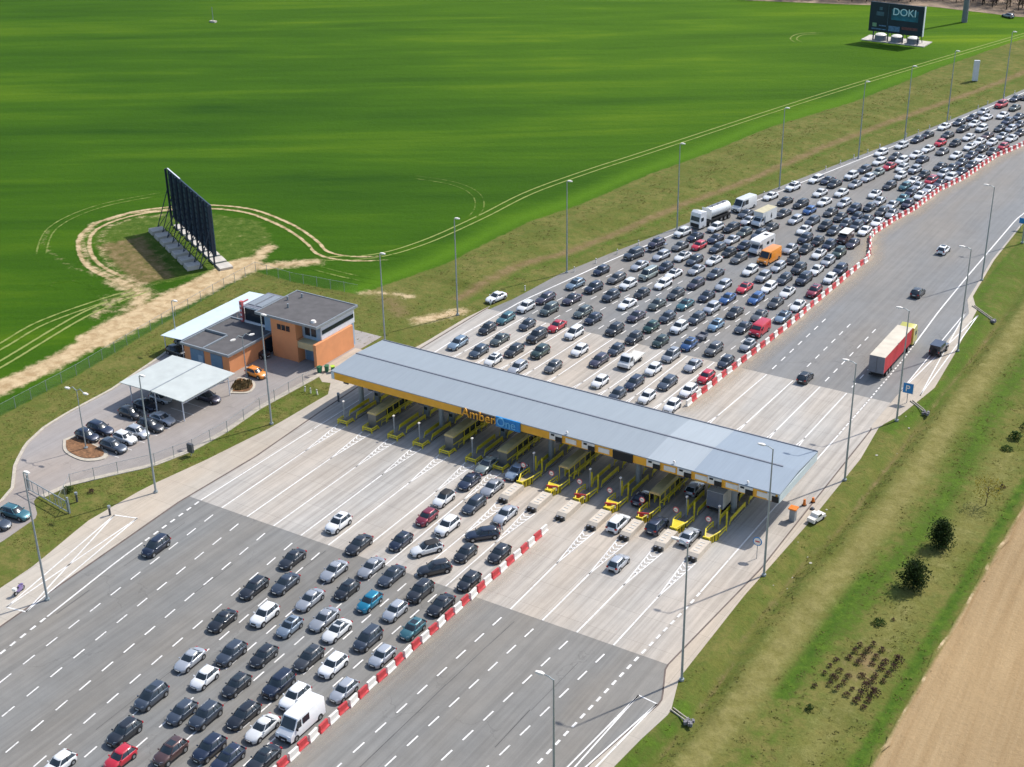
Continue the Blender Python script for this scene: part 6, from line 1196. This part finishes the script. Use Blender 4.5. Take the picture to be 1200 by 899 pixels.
# rough grass clumps on the verges
M['tuft'] = leafmat('grass_blades', (.17, .17, .04), (.3, .27, .1))
b = MB()
def scatter(n, fx, fy, s0, s1, ok):
    k = 0
    while k < n:
        x, y = fx(), fy()
        if not ok(x, y): continue
        k += 1; z = gz(x, y)
        for q in range(3):
            a = random.random() * 3.14; s = random.uniform(s0, s1); dx, dy = math.cos(a) * s, math.sin(a) * s; ox, oy = random.gauss(0, .12), random.gauss(0, .12)
            b.add([(x + ox - dx, y + oy - dy, z - .05), (x + ox + dx, y + oy + dy, z - .05), (x + ox + dx * .7 + random.gauss(0, .08), y + oy + dy * .7, z + s * .55), (x + ox - dx * .8, y + oy - dy * .8 + random.gauss(0, .08), z + s * .4)], [(0, 1, 2, 3)])
cl = lambda x, y: vnoise(np.array([x]), np.array([y]), 4.0)[0] > .3
scatter(3400, lambda: random.uniform(38, 61), lambda: random.uniform(-68, 75), .05, .13, lambda x, y: x > cur(PR, y) + .4 and not 44 < x < 47.5 and cl(x, y))
scatter(1500, lambda: random.uniform(-56, -41.5), lambda: random.uniform(-70, 0), .05, .12, lambda x, y: cur(SRR, y) + 1 < x < cur(PL, y) - .3 and cl(x, y))
scatter(4200, lambda: random.uniform(-60, 0), lambda: random.uniform(16, 240), .05, .15, lambda x, y: cur(VF, y) + .5 < x < cur(EL, y) - 4.2 and abs(x - cur(DS, y)) > 1.2 and cl(x, y))
scatter(2400, lambda: random.uniform(-86, -60), lambda: random.uniform(-70, 32), .05, .14, lambda x, y: (cur([(p[0], p[1]) for p in fence[:7]], y) + .6 < x < (cur(SRL, y) - .6 if y < 18 else -60)) and cl(x, y))
tag(b.build('grass_tufts', M['tuft']), kind='stuff')
# litter of pale stones along the right ditch
M['stone'] = simple('pale_stone', (.38, .36, .29), .9, var=.2)
for k in range(34):
    x, y = random.gauss(40.6, .9), random.uniform(-16, 8) if k < 26 else random.uniform(8, 45); s = random.uniform(.08, .24); zz = gz(x, y)
    if x < 38.9: continue
    b = MB(); b.loft([[(math.cos(a) * s * random.uniform(.7, 1.2), math.sin(a) * s * random.uniform(.7, 1.2), z) for a in [j * 1.05 for j in range(6)]] for z in (0, s * .5)]); o = b.build('stone', M['stone']); o.location = (x, y, zz - .03); tag(o, 'pale stone lying on the grass beside the right ditch', 'stone', 'pale stones by the ditch')
t = thing('field_marker', 'small pale post standing alone far out in the green field', 'post', (-252.5, 200.5, 0)); b = MB(); b.tube((0, 0, 0), (0, 0, 5), .12); b.build('pole', M['galv'], t); b = MB(); b.box(-1.2, -.6, 0, 1.2, .6, .5); b.build('base', M['slab'], t)
# bare wood beyond the far field
def baretree(H, R, mat, name):
    t = MB(); c = MB(); t.tube((0, 0, 0), (0, 0, H * .55), .22, 0, 7, .12)
    for k in range(16):
        a = k * 2.4; z = H * (.15 + .03 * k); e = Vector((math.cos(a) * R * .8, math.sin(a) * R * .8, z + H * .35)); t.tube((0, 0, z), e, .09, 0, 5, .03)
        for q in range(26):
            f = random.random(); p = Vector((0, 0, z)).lerp(e, .3 + f * .8) + Vector((random.gauss(0, .7), random.gauss(0, .7), random.gauss(0, .7))); d = Vector((random.gauss(0, .5), random.gauss(0, .5), .9)); w_ = d.orthogonal().normalized() * .07; c.add([p - w_, p + w_, p + d + w_ * .3], [(0, 1, 2)])
    return t.mesh('trunk', M['bark']), c.mesh('crown', mat)
BT = [baretree(8, 3.2, M['bare'], 'a'), baretree(6.5, 3.0, M['bare2'], 'b'), baretree(9, 3.6, M['bare'], 'c')]
WE = [(-175, 322), (-150, 320), (-108, 320), (-74, 330.5), (-48, 345), (-18, 338), (5, 336), (30, 340), (60, 350)]
for row in range(4):
    x = -112.0
    while x < 50:
        x += random.uniform(3.6, 5.2); y = float(np.interp(x, [p[0] for p in WE], [p[1] for p in WE])) + 3 + row * 4.2 + random.uniform(-1.4, 1.4)
        tm_, cm_ = random.choice(BT); t = thing('bare_tree', 'leafless brown tree in the wood edge beyond the far field', 'tree', (x, y, 0), random.random() * 6, 'leafless wood edge'); s_ = random.uniform(.75, 1.15); t.scale = (s_, s_, s_)
        link(bpy.data.objects.new('trunk', tm_), t); link(bpy.data.objects.new('crown', cm_), t)
b = MB(); b.strip([(-180, 312), (-108, 317.5), (-74, 327), (-50, 336), (-20, 333), (60, 345)], [(-180, 360), (-108, 360), (-74, 365), (-50, 370), (-20, 370), (60, 375)], .05)
M['leaflitter'] = simple('leaf_litter', (.26, .19, .13), .95, var=.45, scale=.3); tag(b.build('woodland_floor', M['leaflitter']), kind='structure')
add_car('e', 'silver', -22.5, 330.5, math.radians(60), 'silver car parked at the foot of the bare wood, upper right', None, near=False)

# ---------------------------------------------------------------- light, sky, camera
w = bpy.data.worlds.new('World'); sc.world = w; w.use_nodes = True; nt = w.node_tree
sky = nt.nodes.new('ShaderNodeTexSky'); sky.sky_type = 'NISHITA'; sky.sun_disc = False
SE, SA = math.radians(50.5), math.atan2(.36, .74)
sky.sun_elevation = SE; sky.sun_rotation = SA; sky.altitude = 100; sky.air_density = 1.0; sky.dust_density = 1.5
nt.links.new(sky.outputs[0], nt.nodes['Background'].inputs[0]); nt.nodes['Background'].inputs[1].default_value = .145
s = bpy.data.lights.new('sun', 'SUN'); s.energy = 3.7; s.angle = math.radians(.8); s.color = (1, .955, .89)
so = bpy.data.objects.new('sun', s); col.objects.link(so); so.rotation_euler = Vector((-.36, -.74, -1.0)).to_track_quat('-Z', 'Y').to_euler(); so.location = (0, 0, 200)
cam = bpy.data.cameras.new('camera'); co_ = bpy.data.objects.new('camera', cam); col.objects.link(co_)
Rv, Uv, Fv = Vector((.847613, .530396, -.015252)), Vector((-.221204, .379336, .898428)), Vector((-.482308, .758145, -.438856))
mt_ = Matrix((( Rv.x, Uv.x, -Fv.x, 92), (Rv.y, Uv.y, -Fv.y, -157), (Rv.z, Uv.z, -Fv.z, 100), (0, 0, 0, 1)))
co_.matrix_world = mt_; cam.lens = 36 * 1669.83 / 1200; cam.sensor_width = 36; cam.clip_start = 1; cam.clip_end = 6000
sc.camera = co_
sc.view_settings.view_transform = 'Standard'; sc.view_settings.look = 'None'; sc.view_settings.exposure = EXPO; sc.view_settings.gamma = 1
sc.render.engine = 'CYCLES'; sc.cycles.max_bounces = 6; sc.cycles.diffuse_bounces = 3; sc.cycles.glossy_bounces = 3; sc.cycles.transparent_max_bounces = 12; sc.cycles.caustics_reflective = False; sc.cycles.caustics_refractive = False
sc.cycles.use_adaptive_sampling = True; sc.cycles.adaptive_threshold = .02
try: sc.cycles.use_denoising = True; sc.cycles.denoiser = 'OPENIMAGEDENOISE'
except Exception: pass
